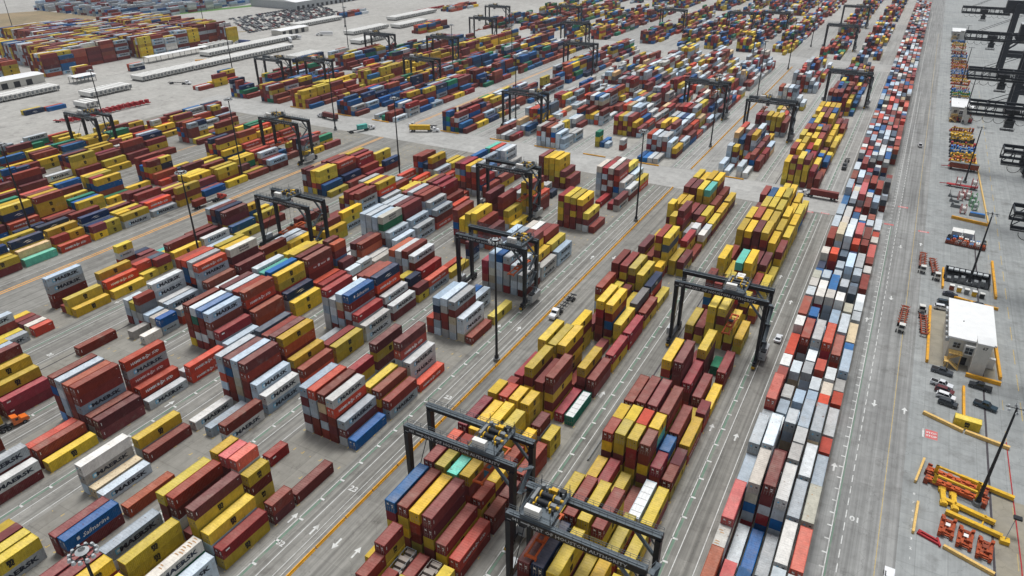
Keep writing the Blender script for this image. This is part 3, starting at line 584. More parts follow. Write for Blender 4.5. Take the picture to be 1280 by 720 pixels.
def corners(c):
    Wd = 2.44; L = c['L']; z0 = c['z']; z1 = z0+c['ch']; cs = math.cos(c['rz']); sn = math.sin(c['rz'])
    P = [(0,0),(Wd,0),(Wd,L),(0,L)]; P = [(c['x']+x*cs-y*sn, c['y']+x*sn+y*cs) for x,y in P]
    return [(x,y,z0) for x,y in P]+[(x,y,z1) for x,y in P]
BF = [(3,2,1,0),(4,5,6,7),(0,1,5,4),(1,2,6,5),(2,3,7,6),(3,0,4,7)]
for x,y,rz,c,lab,L,off in ((-29.2,340.6,1.53,'m','maroon container on a truck crossing the road behind the yellow quayside block',12.19,-13.3),(-243.,345,-1.1,'y','yellow container on a white truck crossing the open road',12.19,-13.3),
    (-322.,338,1.45,'m','maroon container on a truck along the cross road by blue stacks',12.19,-13.3),(-266.,205,0.,'m','half-length maroon container on the red-cabbed truck by the double orange line',6.06,-13.2),(-279,330,-.4,'t','turquoise container on a truck beside the maroon pair',6.06,-7.)):
    cs, sn = math.cos(rz), math.sin(rz); CON.append(dict(x=x-1.22*cs-off*sn, y=y-1.22*sn+off*cs, z=1.46, ch=2.6, L=L, c=c, b='loose', r=0, t=0, h=1, bay=('loose',len(CON)), half=0, rz=rz, label=lab, col=jit(c)))
V = []; F = []
for c in CON:
    o = len(V); V += corners(c); F += [tuple(i+o for i in f) for f in BF]
bvh = BVHTree.FromPolygons(V, F)
hits = [0]*len(CON)
rot = Matrix.Rotation(R(YAW),3,'Z') @ Matrix.Rotation(R(90-PITCH),3,'X')
for j in range(234):
    for i in range(416):
        d = rot @ Vector(((i+.5)/416*1280-640, 360-(j+.5)/234*720, -FPX)).normalized()
        h = bvh.ray_cast(CAM, d, 2500)
        if h[2] is not None: hits[h[2]//6] += 1
rank = sorted(range(len(CON)), key=lambda i: -hits[i])[:300]
BIG = set(i for i in rank if hits[i] > 3)

# labels
LOOK = {}
for i,c in enumerate(CON): LOOK[(c['b'],c['bay'],c['r'],c['half'],c['t'])] = c
def nb(c, dr, dt):
    for hf in (c['half'],0,1,2):
        q = LOOK.get((c['b'],c['bay'],c['r']+dr,hf,c['t']+dt))
        if q: return CW[q['c']]
    return None
ORD = ['first','second','third','fourth','fifth','sixth','seventh','eighth','ninth','tenth','eleventh','twelfth','thirteenth','fourteenth','fifteenth','sixteenth','seventeenth','eighteenth','nineteenth','twentieth']+['further']*60
BN = {'A':'quay strip','B':'quayside block','C':'kerbside block','D':'block across kerb','D2':'second past kerb','E':'third past kerb',
      'F':'fourth past kerb','G':'beside double line','H':'past double line','T':'tall far stacks','loose':'quay equipment yard'}
bays = {}
for i in BIG: bays.setdefault(CON[i]['b'],set()).add(CON[i]['bay'][1])
bays = {b:sorted(s) for b,s in bays.items()}
def cands(c):
    sz = 'half-length ' if c['L'] < 10 else ''
    w = CW[c['c']]; bl = BN.get(c['b'],'far block'); top = c['t'] == c['h']-1; below = nb(c,0,-1); above = nb(c,0,1); l = nb(c,-1,0); rr = nb(c,1,0)
    if c['b'] == 'loose':
        yield c.get('label') or 'half-length yellow container with black emblem by the timber beams near parked pickups'; return
    base = f'{sz}{w} container'
    pos = (f'alone on the ground' if c['h'] == 1 else f'on top of a {below} one') if top else (f'on the ground under a {above} one' if c['t'] == 0 else f'between {above} above and {below} below')
    yield f'{base} {pos}, {bl}'
    if l and rr: yield f'{base} {pos}, flanked by {l} and {rr}, {bl}'
    if rr: yield f'{base} {pos}, beside {rr}, {bl}'
    if l and not rr: yield f'{base} {pos}, beside {l}, {bl}'
    bi = bays[c['b']].index(c['bay'][1]); row = ORD[5-c['r']]; tier = 'top of stack' if top else ('bottom of stack' if c['t'] == 0 else ORD[c['t']]+' tier')
    hf = {0:'',1:' near half,',2:' far half,'}[c['half']]
    yield f'{base}, {tier},{hf} {row} row from quay, {ORD[bi]} bay, {bl}'
used = set(); labels = {}
cnt = {}
for i in sorted(BIG):
    for s in cands(CON[i]):
        if len(s.split()) <= 16: cnt[s] = cnt.get(s,0)+1
for i in sorted(BIG):
    cs = list(cands(CON[i])); pick = None
    for s in cs:
        if len(s.split()) <= 16 and cnt[s] == 1 and s not in used: pick = s; break
    if pick is None: pick = cs[-1]
    used.add(pick); labels[i] = pick
CG = 'shipping containers stacked in the yard'
for i in sorted(BIG):
    c = CON[i]; bm_, dm = proto_mesh(c['c'], c['L'], c['bay'] in (('D2',9),('D2',-5)))
    t = thing('shipping_container', labels[i], 'container', (c['x'],c['y'],c['z']), c['rz'], CG)
    t.scale.z = c['ch']/H; link('body', bm_, t, color=c['col'])
    if dm:
        for d in dm: link('door', d, t, color=c['col'])
# everything smaller in the picture: one mass
V = []; F = []; colr = []
lc = {'1':lin((18,26,44)),'2':lin((226,228,228)),'3':lin((96,176,214)),'5':lin((22,20,16))}
for i,c in enumerate(CON):
    if i in BIG: continue
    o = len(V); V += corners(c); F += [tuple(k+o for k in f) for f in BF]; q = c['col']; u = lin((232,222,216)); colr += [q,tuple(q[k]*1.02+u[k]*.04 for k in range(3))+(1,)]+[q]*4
    if c['c'] in 'T':
        pass
    if hits[i] > 0 and c['x']+2.44 < 0 and c['rz'] == 0 and c['y'] < 480 and c['c'] in 'ygobnlSrX':
        for vs_,fs_,sl in logo_shapes(c['c'], c['L']):
            if c['c'] == 'g' and sl == 2 and c['y'] > 250: continue
            o = len(V); x = c['x']+2.44+(.02 if sl != 3 else .012)
            V += [(x, c['y']+u, c['z']+z) for u,z in vs_]; F += [tuple(k+o for k in f) for f in fs_]; colr += [lc[str(sl)]+(1,)]*len(fs_)
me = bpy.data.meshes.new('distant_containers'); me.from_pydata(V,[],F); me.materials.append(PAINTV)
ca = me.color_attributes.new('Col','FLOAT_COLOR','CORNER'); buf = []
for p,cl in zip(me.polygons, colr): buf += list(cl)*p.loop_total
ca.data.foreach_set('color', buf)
tag(link('distant_containers', me), 'thousands of smaller looking stacked shipping containers in mixed colours receding across the yard', 'containers', kind='stuff')
# ------------------------------------------------------------------ rubber-tyred gantry cranes
def text_on(mb, txt, size, origin, ux, uy, mi, bold=.03, sx=1.):
    a,f,_ = text_geo(txt, size, bold, sx, 1); o = Vector(origin); ux = Vector(ux); uy = Vector(uy)
    mb.add([o+ux*p[0]+uy*p[1] for p in a], f, mi)
def rail(mb, p, q, h=1.1, step=1.6, mi=0, t=.06):
    p = Vector(p); q = Vector(q); n = max(1,int((q-p).length/step))
    for i in range(n+1):
        c = p.lerp(q, i/n); mb.beam(c, c+Vector((0,0,h)), t, t, mi)
    for z in (h,h*.55): mb.beam(p+Vector((0,0,z)), q+Vector((0,0,z)), t, t, mi)
SP = 25.8; WB = 8.5; GT = 20.3
def make_rtg():
    t = thing('gantry_crane', 'x', 'gantry crane')
    for x in (0,SP):
        for y in (0,WB):
            b = MB(); b.add([(x-.42,y-.6,2),(x+.42,y-.6,2),(x+.42,y+.6,2),(x-.42,y+.6,2),(x-.55,y-.75,GT),(x+.55,y-.75,GT),(x+.55,y+.75,GT),(x-.55,y+.75,GT)],
                  [(0,3,2,1),(4,5,6,7),(0,1,5,4),(1,2,6,5),(2,3,7,6),(3,0,4,7)]); part('leg', b, M['gantry'], t)
        b = MB(); b.box(x-.5,-2.2,1.3,x+.5,WB+2.2,2.3); b.box(x-.35,-2.9,.6,x+.35,-2.2,1.9); b.box(x-.35,WB+2.2,.6,x+.35,WB+2.9,1.9)
        for y in (-1.2,WB+1.2): b.box(x-.3,y-1.1,.75,x+.3,y+1.1,1.35)
        part('sill_beam', b, M['gantry'], t)
        for y in (-1.9,-.5,WB+.5,WB+1.9):
            b = MB(); b.cyl((x-.45,y,.72),(x+.45,y,.72),.72,n=16); b.cyl((x-.47,y,.72),(x+.47,y,.72),.34,n=10,mi=1); part('wheel', b, [M['black'],M['grey']], t)
        b = MB(); b.box(x-.5,-2.95,.5,x+.5,-2.9,1.3); part('bumper', b, M['yellow'], t)
    for k,y in enumerate((0,WB)):
        b = MB(); b.box(-.7,y-.5,GT,SP+.7,y+.5,GT+1.5)
        if k == 0:
            text_on(b, 'PORT OF HOUSTON AUTHORITY', 1.05, (13.6,-.52,GT+.72), (1,0,0), (0,0,1), 1, .02, 1.2)
            text_on(b, '041', .9, (1.4,-.52,GT+.85), (1,0,0), (0,0,1), 1, .03); b.box(2.6,-.52,GT+.7,4.4,-.51,GT+.95,1)
            b.box(-.3,-.52,GT+.2,.6,-.51,GT+.35,1)
        part('girder', b, [M['gantry'],M['worn']], t)
        b = MB(); yy = y+.5 if k == 0 else y-.5; s = 1 if k == 0 else -1
        b.box(-.6,min(yy,yy+s*.5),GT+1.3,SP+.6,max(yy,yy+s*.5),GT+1.36); b.box(-.6,y-.42,GT+1.51,SP+.6,y+.42,GT+1.56)
        rail(b, (-.6,yy+s*.48,GT+1.33), (SP+.6,yy+s*.48,GT+1.33)); rail(b, (-.6,yy-s*.95,GT+1.55), (SP+.6,yy-s*.95,GT+1.55)); b.box(0,y-.1,GT+1.57,SP,y+.1,GT+1.72)
        part('walkway', b, M['deck'], t)
        b = MB(); b.beam((SP-4.6,y,GT+.1),(SP+.2,y,GT-5.2),.5,.55); b.beam((SP-1.9,y,GT+.2),(SP-.2,y,GT-2.6),.18,.2); part('knee_brace', b, M['deck'], t)
    for x in (0,SP):
        b = MB(); b.beam((x,.6,3.0),(x,WB-.6,GT-4.5),.14); part('diagonal_stay', b, M['dark'], t)
    b = MB(); b.box(SP+.6,1.2,1.6,SP+2.4,7.3,4.2); b.box(SP+.7,1.3,4.2,SP+2.3,3.2,4.6,1); b.cyl((SP+1.5,6,4.2),(SP+1.5,6,5.4),.18,n=8,mi=1); part('power_unit', b, [M['lgrey'],M['dark']], t)
    b = MB(); b.box(-1.9,2,1.6,-.6,5.2,3.9); part('electrical_cabinet', b, M['lgrey'], t)
    b = MB()                                                    # zigzag stair up the quay-side far leg
    z = 2.3; yy = 1.; d = 1
    while z < GT-1:
        y2 = 5.4 if d > 0 else 1.; b.beam((SP+1.2,yy,z),(SP+1.2,y2,z+3.),.9,.14); b.beam((SP+.8,yy,z+1),(SP+.8,y2,z+4.),.06); b.beam((SP+1.65,yy,z+1),(SP+1.65,y2,z+4.),.06)
        z += 3.; b.box(SP+.7,y2-.6,z,SP+1.75,y2+.6,z+.1); yy = y2; d = -d
    part('stairway', b, M['deck'], t)
    # trolley (origin at its own centre so that copies can be moved along the girders)
    tr = link('trolley', None, t, (13,WB/2,GT+1.8))
    b = MB(); b.box(-3.1,-WB/2-.2,.15,3.1,WB/2+.2,.5); b.box(-2.9,-4.2,.0,-2.4,4.2,.2); b.box(2.4,-4.2,0,2.9,4.2,.2)
    rail(b,(-3.1,-4.4,.5),(3.1,-4.4,.5)); rail(b,(-3.1,4.4,.5),(3.1,4.4,.5)); rail(b,(-3.1,-4.4,.5),(-3.1,4.4,.5)); rail(b,(3.1,-4.4,.5),(3.1,4.4,.5)); [b.beam((xx,yy,.4),(xx,yy,3.),.1) for (xx,yy) in ((-2.9,4.2),(2.9,4.2),(2.9,-4.2))]; link('trolley_frame', b.mesh('trolley_frame',[M['deck']]), tr)
    b = MB(); b.cyl((-1.5,-.4,1.1),(.9,-.4,1.1),.5,n=14,mi=2); b.cyl((-1.5,1.5,1.1),(.9,1.5,1.1),.5,n=14,mi=2)
    for yy in (-.4,1.5):
        b.cyl((-1.75,yy,1.1),(-1.5,yy,1.1),.66,n=14,mi=0); b.cyl((.9,yy,1.1),(1.15,yy,1.1),.66,n=14,mi=0); b.box(1.2,yy-.4,.5,2.3,yy+.4,1.5,1); b.cyl((2.3,yy,1.0),(2.9,yy,1.0),.32,n=10,mi=0)
    b.box(-2.7,-1.,.5,-2.1,2.2,1.7,1); b.box(-.4,2.9,.5,.9,3.8,1.4,0); b.box(1.4,2.9,.5,2.5,3.9,1.8,2); b.cyl((-2.1,3.3,.5),(-2.1,3.3,1.6),.42,n=10,mi=1)
    for i in range(16): b.box(-2.8+(i%8)*.7,-2.4+.35*((i*3)%4)+(4.6 if i > 7 else 0),.5,-2.45+(i%8)*.7,-2.0+.35*((i*3)%4)+(4.6 if i > 7 else 0),.75+.3*((i*5)%4),(1,2,0,1,2)[(i*7)%5])
    for i in range(5): b.beam((-2.6+i*1.2,-1.9,.6),(-2.3+i*1.1,2.6,.7),.07,mi=2)
    link('hoist_machinery', b.mesh('hoist_machinery',[M['yellow'],M['grey'],M['dark']]), tr)
    b = MB(); b.box(-2.4,-4.1,.5,.6,-2.9,2.3); link('machinery_house', b.mesh('machinery_house',[M['white']]), tr)
    b = MB(); b.box(1.6,-3.4,-3.3,3.3,-.9,-.9); b.box(1.55,-3.45,-3.2,3.35,-2.6,-1.6,1); b.box(1.9,-3.2,-.9,3.0,-1.1,0.15,2); link('operator_cab', b.mesh('operator_cab',[M['lgrey'],M['glass'],M['dark']]), tr)
    # spreader and hoist ropes
    spd = link('spreader', None, t, (13,WB/2,0))
    b = MB(); b.box(-1.0,-2.2,-.2,1.0,-1.8,.25); b.box(-1.0,1.8,-.2,1.0,2.2,.25); b.box(-1.05,-5.9,-.2,-.7,5.9,.15); b.box(.7,-5.9,-.2,1.05,5.9,.15)
    for y in (-5.95,5.95): b.box(-1.2,y-.25,-.3,1.2,y+.25,.1); b.box(-1.22,y-.3,-.55,-.98,y+.3,-.2); b.box(.98,y-.3,-.55,1.22,y+.3,-.2)
    b.box(-.9,-2.2,.2,-.5,2.2,.55); b.box(.5,-2.2,.2,.9,2.2,.55); b.box(-.6,-.7,.2,.6,.7,.6)
    link('spreader_frame', b.mesh('spreader_frame',[M['orange']]), spd)
    b = MB(); b.box(-.7,-.6,.6,.7,.6,1.3)
    for x in (-.9,.9):
        for y in (-.7,.7): b.cyl((x,y,1.2),(x*1.3,y*2.2,1.2+30),.03,n=5)
    link('hoist_ropes', b.mesh('hoist_ropes',[M['dark']]), spd)
    return t
RT = make_rtg()
def set_crane(o, tx, sz):
    for ch in o.children:
        s = ch.name.split('.')[0]
        if s == 'trolley': ch.location.x = tx
        if s == 'spreader':
            ch.location = (tx, WB/2, sz)
            for g in ch.children:
                if g.name.startswith('hoist_ropes'): g.scale = (1,1,(GT+1.9-sz-1.2)/30) ; g.location.z = 1.2-1.2*(GT+1.9-sz-1.2)/30
CRN = [('C',-77.4,94.8,18.6,15.6,'black gantry crane nearest the kerb in front, trolley with yellow drums towards its quay side'),
 ('B',-46.2,83.6,5.3,14.9,'black gantry crane nearest the quay strip in front, orange spreader lowered over a blue container'),
 ('B',-46.5,187.3,16.4,9.5,'black gantry crane above the yellow stacks behind the parked white saloon'),
 ('C',-78.4,425.,9,16,'distant black gantry crane in the kerbside block just past the cross road'),
 ('D',-122.2,185.2,21.5,12.4,'black gantry crane beside the tall lamp mast, orange spreader beside a grey six-wide stack'),
 ('D2',-154.6,252.,21,9,'black gantry crane astride a grey and white stack just before the cross road'),
 ('F',-209.8,179.,12,9,'black gantry crane beside the double orange line over low yellow stacks'),
 ('F',-211.,375.,20,7,'black gantry crane past the cross road beside long orange double lines'),
 ('D',-123.,455.,17,15,'distant black gantry crane over white and grey stacks past the cross road'),
 ('B',-47.4,530.,20,12,'distant black gantry crane over blue stacks beside the packed quay strip'),
 ('C',-77.,750.,15,14,'far black gantry crane of two in a row near the horizon edge, lower one'),
 ('C',-80.,905.,15,14,'farthest black gantry crane near the top edge by the quay lanes'),
 ('H',-294.,262.,7,7,'black gantry crane beyond the double orange line over blue and maroon stacks'),
 ('K',-393.,219.,14,8,'black gantry crane alone among yellow rows by the parked red chassis'),
 ('L',-421.,380.,18,9,'black gantry crane in the outermost block right beside the white trailer row'),
 ('K',-392.,392.,17,10,'black gantry crane beside a bright yellow boom behind the far trailer row'),
 ('L',-421.,505.,7,12,'distant black gantry crane in the outermost block near white trailers'),
 ('I',-326.,432.,8,10,'distant black gantry crane over yellow and blue rows past the cross road'),
 ('J',-365.,518.,8,10,'distant black gantry crane behind a stack of blue containers'),
 ('K',-393.,632.,8,10,'far black gantry crane among maroon rows near the trailer park'),
 ('L',-425.,717.,8,10,'far black gantry crane at the end of the white trailer rows'),
 ('G',-250.,545.,8,10,'distant black gantry crane over green and blue stacks by the orange lines'),
 ('H',-300.,646.,8,10,'far black gantry crane over maroon stacks beyond the orange lines'),
 ('J',-356.,755.,8,10,'far black gantry crane near the top edge over blue rows'),
 ('G',-247.,782.,8,10,'far black gantry crane beside the far end of the orange double lines'),
 ('E',-179.,793.,8,10,'far black gantry crane over mixed low stacks near the top edge'),
 ('D2',-148.,811.,8,10,'far black gantry crane over yellow stacks, standing alone near the top edge')]
for n,(b,x,y,tx,sz,lab) in enumerate(CRN):
    o = place(RT, n, (x,y,0), 0, lab, 'gantry crane', 'gantry cranes over the container blocks'); set_crane(o, tx, sz)

# ------------------------------------------------------------------ lighting masts
def make_mast(h, n, ring, arm=False):
    t = thing('lighting_mast', 'x', 'lighting mast')
    b = MB(); b.cyl((0,0,.9),(0,0,h),.42,.2,12); part('pole', b, M['dark'], t)
    b = MB(); b.cyl((0,0,0),(0,0,1.),1.0,n=12); b.box(-.5,-.45,1.0,.5,.45,2.1,1); part('footing', b, [M['grey'],M['dark']], t)
    b = MB()
    if arm:
        for a in (0,math.pi/2): b.beam((-2.*math.cos(a),-2.*math.sin(a),h-.2),(2.*math.cos(a),2.*math.sin(a),h-.2),.12)
    else:
        b.ring((0,0,h-.6),(0,0,1),1.55,.14,.14,24); b.cyl((0,0,h-1),(0,0,h+.1),.5,n=10)
        for i in range(6): a = i*math.pi/3; b.beam((0,0,h-.6),(1.7*math.cos(a),1.7*math.sin(a),h-.6),.1)
    part('head_frame', b, M['dark'], t)
    if not arm: b = MB(); b.cyl((0,0,h-.25),(0,0,h+.1),.95,.5,n=12); part('top_cover', b, M['lgrey'], t)
    lm = MB(); lm.cyl((0,0,-.25),(0,0,.2),.34,.2,10); lm.cyl((0,0,-.3),(0,0,-.25),.32,n=10,mi=1); lm = lm.mesh('lamp',[M['lgrey'],M['lampw']])
    for i in range(n):
        a = 2*math.pi*(i+.5)/n; link('lamp', lm, t, (ring*math.cos(a),ring*math.sin(a),h-.65 if not arm else h-.35))
    return t
MT = make_mast(40,12,1.75)
ML = [(-88.8,153,'tall dark lighting mast at the kerb beside the crane carrying an orange spreader'),(-89,274,'tall lighting mast at the kerb before the cross road, by the yellow stacks'),(-87.2,33,'lighting mast whose ring of lamps shows over the nearest maroon containers'),
 (-89,395,'tall lighting mast standing at the kerb just past the cross road'),(-89,516,'lighting mast at the kerb, second past the cross road'),(-89,637,'lighting mast at the kerb, third past the cross road'),(-89,758,'lighting mast at the kerb, fourth past the cross road'),
 (-211,150,'tall lighting mast leaning over navy and yellow stacks behind the salmon row'),(-211,270,'tall lighting mast before tall white stacks near the yellow truck'),(-211,391,'lighting mast among grey stacks past the cross road'),(-211,512,'lighting mast in the middle of grey rows farther out'),(-114,611,'far lighting mast over blue stacks'),
 (-298,139,'lighting mast by the road beside tall yellow stacks at the picture edge'),(-278,231,'lighting mast beside maroon and yellow stacks beyond the double orange line'),(-296,320,'lighting mast over yellow rows just before the cross road'),(-313,477,'lighting mast far out among blue and maroon rows'),(-305,558,'lighting mast far out beside gantry cranes'),
 (-396,241,'lighting mast behind the gantry crane near the red chassis rows'),(-453,519,'lighting mast by the far trailer parking'),(-470,400,'lighting mast between the trailer rows and stacks'),(-560,640,'lighting mast at the edge of the car park'),(-690,560,'lighting mast inside the car park'),(-720,350,'lighting mast behind the tall stacks'),(-800,420,'lighting mast on the outer road behind the stacks')]
for n,(x,y,lab) in enumerate(ML): place(MT, n, (x,y,0), 0, lab, 'lighting mast', 'tall lighting masts of the yard')
MQ = make_mast(27.5,6,1.6,True)
for n,(y,lab) in enumerate(((155.,'lighting mast rising beside the yellow beams and orange spreaders'),(276,'lighting mast behind the generator rack and dark parked saloons'),(397,'lighting mast beside the cable reels'),(518,'lighting mast beside the farther two-storey shed'),(639,'far lighting mast beside the quay cranes'),(760,'farthest lighting mast along the quay road'))):
    place(MQ, n, (35.6,y,0), 0, lab, 'lighting mast', 'quay-side lighting masts')

# ------------------------------------------------------------------ kerbs and barriers
def kerb_proto(L, m, name='kerb_barrier'):
    b = MB(); b.prism([(-.3,0),(.3,0),(.3,.12),(.14,.3),(.12,.62),(-.12,.62),(-.14,.3),(-.3,.12)], 0, L); return link(name, b.mesh(name,[m]))
K = None; n = 0
def run(x, y0, y1, L, rz, lab, group, m='curb', name='kerb_barrier', cat='barrier'):
    global K
    y = y0; c = 0; mesh = None
    while y < y1:
        o = kerb_proto(L, M[m], name) if mesh is None else link(name, mesh)
        mesh = o.data; o.location = (x,y,0); o.rotation_euler = (0,0,rz); c += 1
        tag(o, lab if isinstance(lab,str) else lab(c), cat, group); y += L+.35
KC = run(-87.5, 64, 320, 9.2, 0, 'orange painted concrete kerb barrier in the long line along the truck lane', 'orange kerb barriers along the lane')
run(-87.5, 352, 640, 9.2, 0, 'weathered orange kerb barrier in the line past the cross road', 'orange kerb barriers past the cross road')
run(-47.6, 126, 150, 9.2, .0, 'grey kerb barrier at the edge of the block lane', 'grey lane kerbs', 'grey')
rows = [(b, BL[b][0]-.2, right(b)) for b in ('C','D','D2','E','F','G','H','I','J')]
for i,(b,x0,x1) in enumerate(rows):
    m_ = MB(); m_.box(0,-.3,0,x1-x0-4,.3,.55); o = link('end_barrier', m_.mesh('end_barrier',[M['curb']]), None, (x0,348.9,0))
    tag(o, f'orange end-of-row barrier at the {ORD[i]} block from the quay along the cross road', 'barrier', 'orange end barriers along the cross road')
def beam(name, p, q, wd, h, m, lab, cat='barrier', z=0, group=None):
    p = Vector(p+(z,)); q = Vector(q+(z,)); b = MB(); b.beam(p+Vector((0,0,h/2)), q+Vector((0,0,h/2)), wd, h); return tag(link(name, b.mesh(name,[m])), lab, cat, group)
Gb = 'yellow barriers round the quay buildings'
beam('barrier',(23.9,250.5),(23.9,213.5),.7,1.1,M['curb'],'long yellow barrier between orange chassis and the white tower building',group=Gb)
beam('barrier',(41.9,242),(42.6,213.6),.7,1.1,M['curb'],'long yellow barrier on the water side of the white tower building',group=Gb)
beam('barrier',(33.9,211.2),(42.6,210.6),.8,1.1,M['curb'],'yellow barrier in front of the tower marked 67',group=Gb)
beam('barrier',(33.3,204),(33.2,184.6),.6,1.,M['curb'],'yellow barrier separating parked pickups from the small yellow container',group=Gb)
beam('barrier',(23.8,186.),(33.0,182.2),.8,.9,M['timber'],'weathered cream barrier in front of the parked row of cars',group=Gb)
beam('barrier',(33.5,182.3),(43.2,180.2),.8,.9,M['timber'],'weathered cream barrier in front of the small yellow container',group=Gb)
beam('barrier',(24.6,165.8),(23.0,156),.5,.8,M['timber'],'loose timber beam lying by the lane near the orange spreaders',group=Gb)
beam('barrier',(23.8,149),(23.2,138.6),.5,.8,M['timber'],'loose timber beam lying beside the painted lane numbers',group=Gb)
beam('barrier',(29.0,137.5),(38.2,134.2),.7,.8,M['timber'],'cream barrier with a yellow middle, in front of the orange frames',group=Gb)
beam('barrier',(36.2,252),(36.2,261),.7,1.,M['curb'],'short yellow barrier between the dark saloons behind the roof',group=Gb)
beam('barrier',(31,262),(44,259.5),.7,.9,M['curb'],'yellow barrier in front of the generator rack',group=Gb)
beam('barrier',(43.6,300),(43.6,268),.7,1.1,M['curb'],'yellow barrier on the water side of the generator rack',group=Gb)
beam('barrier',(27.4,285),(27.4,268),.6,1.1,M['curb'],'yellow barrier on the lane side of the generator rack',group=Gb)
beam('barrier',(30,343),(43.5,340.),.8,1.2,M['curb'],'long yellow barrier in front of the cable reels',group=Gb)
beam('barrier',(43.8,343),(40.2,470),.5,.7,M['timber'],'long pale kerb beam along the water side of the cable reels',group=Gb)
# ------------------------------------------------------------------ vehicles
WH = MB(); WH.cyl((-.13,0,0),(.13,0,0),.36,n=16); WH.cyl((-.14,0,0),(.14,0,0),.2,n=10,mi=1)
def wheel_mesh(r, wd):
    b = MB(); b.cyl((-wd/2,0,0),(wd/2,0,0),r,n=16); b.cyl((-wd/2-.01,0,0),(wd/2+.01,0,0),r*.55,n=10,mi=1); return b.mesh('wheel',[M['black'],M['grey']])
W_CAR = wheel_mesh(.36,.26); W_TRK = wheel_mesh(.52,.32); W_TRKD = wheel_mesh(.52,.62)
M['tail'] = mat('tail_lamp_red', (150,18,20), .3); M['head'] = mat('head_lamp', (220,225,230), .2)
def cab_block(b, y0, y1, z0, z1, in0, in1, wx, mi_side=1, mi_roof=0, inx=.2):
    """tapered glasshouse with a painted roof"""
    b.add([(-wx,y0,z0),(wx,y0,z0),(wx,y1,z0),(-wx,y1,z0),(-wx+inx,y0+in0,z1),(wx-inx,y0+in0,z1),(wx-inx,y1-in1,z1),(-wx+inx,y1-in1,z1)],
          [(0,1,5,4),(1,2,6,5),(2,3,7,6),(3,0,4,7)], mi_side)
    b.box(-wx+inx-.02,y0+in0-.02,z1-.01,wx-inx+.02,y1-in1+.02,z1+.05,mi_roof)
    for sx in (-1,1):
        for (ya,yb) in ((y0,y0+in0),(y1,y1-in1)): b.beam((sx*(wx-.01),ya,z0),(sx*(wx-inx+.01),yb,z1),.09,.09,mi_roof)
        ym = (y0+y1)/2; b.beam((sx*(wx-.0),ym,z0),(sx*(wx-inx+.01),ym,z1),.1,.1,mi_roof)
def car(kind, rgb, lab, x, y, rz, group, detail=True):
    pm = car_paint(rgb); key = (kind, tuple(rgb)); t = thing('pickup_truck' if kind == 'pickup' else 'parked_car', lab, 'pickup' if kind == 'pickup' else 'car', (x,y,0), rz, group)
    if kind == 'pickup': L = 5.7; prof = [(-2.85,.45),(2.8,.42),(2.85,.8),(2.75,1.05),(1.2,1.18),(-2.85,1.2)]; cy = (-.95,1.35); z1 = 1.85; ins = (.25,.75)
    elif kind == 'suv': L = 4.8; prof = [(-2.4,.42),(2.35,.4),(2.4,.8),(2.25,1.02),(1.1,1.12),(-2.4,1.15)]; cy = (-2.3,1.25); z1 = 1.72; ins = (.35,.75)
    else: L = 4.7; prof = [(-2.35,.36),(2.3,.34),(2.35,.65),(2.2,.85),(1.1,.98),(-1.6,1.0),(-2.32,.92)]; cy = (-1.75,1.2); z1 = 1.45; ins = (.7,.85)
    b = MB(); b.prismx(prof, -.95, .95); body = part('body', b, pm, t)
    if kind == 'pickup': b2 = MB(); b2.box(-.8,-2.75,1.19,.8,-1.02,1.215); part('load_bed', b2, M['black'], t)
    b = MB(); cab_block(b, cy[0], cy[1], 1.1 if kind != 'sedan' else .97, z1, ins[0], ins[1], .88); part('cabin', b, [pm,M['glass']], t)
    for sx in (-1,1):
        for yy in (L*.31,-L*.31): link('wheel', W_CAR, t, (sx*.86,yy,.36))
        b = MB(); b.box(sx*.55-.2,L/2-.08,.62,sx*.55+.2,L/2+.01,.8); part('headlight', b, M['head'], t)
        b = MB(); b.box(sx*.75-.12,-L/2-.012,.75,sx*.75+.12,-L/2+.03,.98); part('tail_light', b, M['tail'], t)
    return t
_cp = {}
def car_paint(rgb):
    k = tuple(rgb)
    if k not in _cp:
        _cp[k] = mat('car_paint', rgb, .3, spec=.5); _cp[k].node_tree.nodes['Principled BSDF'].inputs['Coat Weight'].default_value = .4
    return _cp[k]
GP = 'vehicles parked by the tower building'
for a in (('pickup',(70,76,84),'dark grey pickup parked across the front of the tower stairs',27.9,209.5,-1.72),('pickup',(214,218,222),'silver white pickup first in the row behind the cream barrier',27.9,202.3,-1.76),
          ('suv',(92,26,34),'maroon car squeezed between a silver pickup and a white car',28.6,199.2,-1.76),('suv',(222,224,226),'white car third in the row behind the cream barrier',29.0,196.4,-1.76),('suv',(44,50,56),'dark grey car last in the row, nearest the cream barrier',29.5,193.3,-1.76),
          ('pickup',(30,34,42),'black pickup parked under the yellow barrier of the tower',37.4,206.2,1.42),('pickup',(34,58,72),'dark teal pickup parked behind the small yellow container',38.4,196.8,-1.85),
          ('sedan',(30,34,50),'dark navy saloon behind the white roof, on the lane side of the short barrier',29.8,263.2,-1.72),('sedan',(36,40,48),'dark saloon behind the white roof, on the water side of the short barrier',38.6,259.3,-1.85),
          ('suv',(40,58,70),'dark green car half hidden behind the white roof corner',28.2,255.6,-1.5),('suv',(216,220,224),'white car half hidden beside the white roof corner',27.4,251.4,-1.5)):
    car(*a, GP)
GR = 'vehicles on the yard lanes'
car('sedan',(212,216,220),'white saloon driving alone beside the packed strip of containers',-17.2,205.2,.0,GR)
car('pickup',(222,224,226),'white pickup tucked against a yellow stack in the lane',-46.9,147.5,.0,GR)
car('suv',(220,222,224),'white car far along the lane beside the packed strip',-20.3,549,.0,GR)
car('pickup',(226,228,230),'white pickup driving along the quay road beside the packed strip',14.2,452,.1,GR)
car('pickup',(224,226,228),'white pickup driving beside the double orange line past blue stacks',-247.,402,.1,GR)
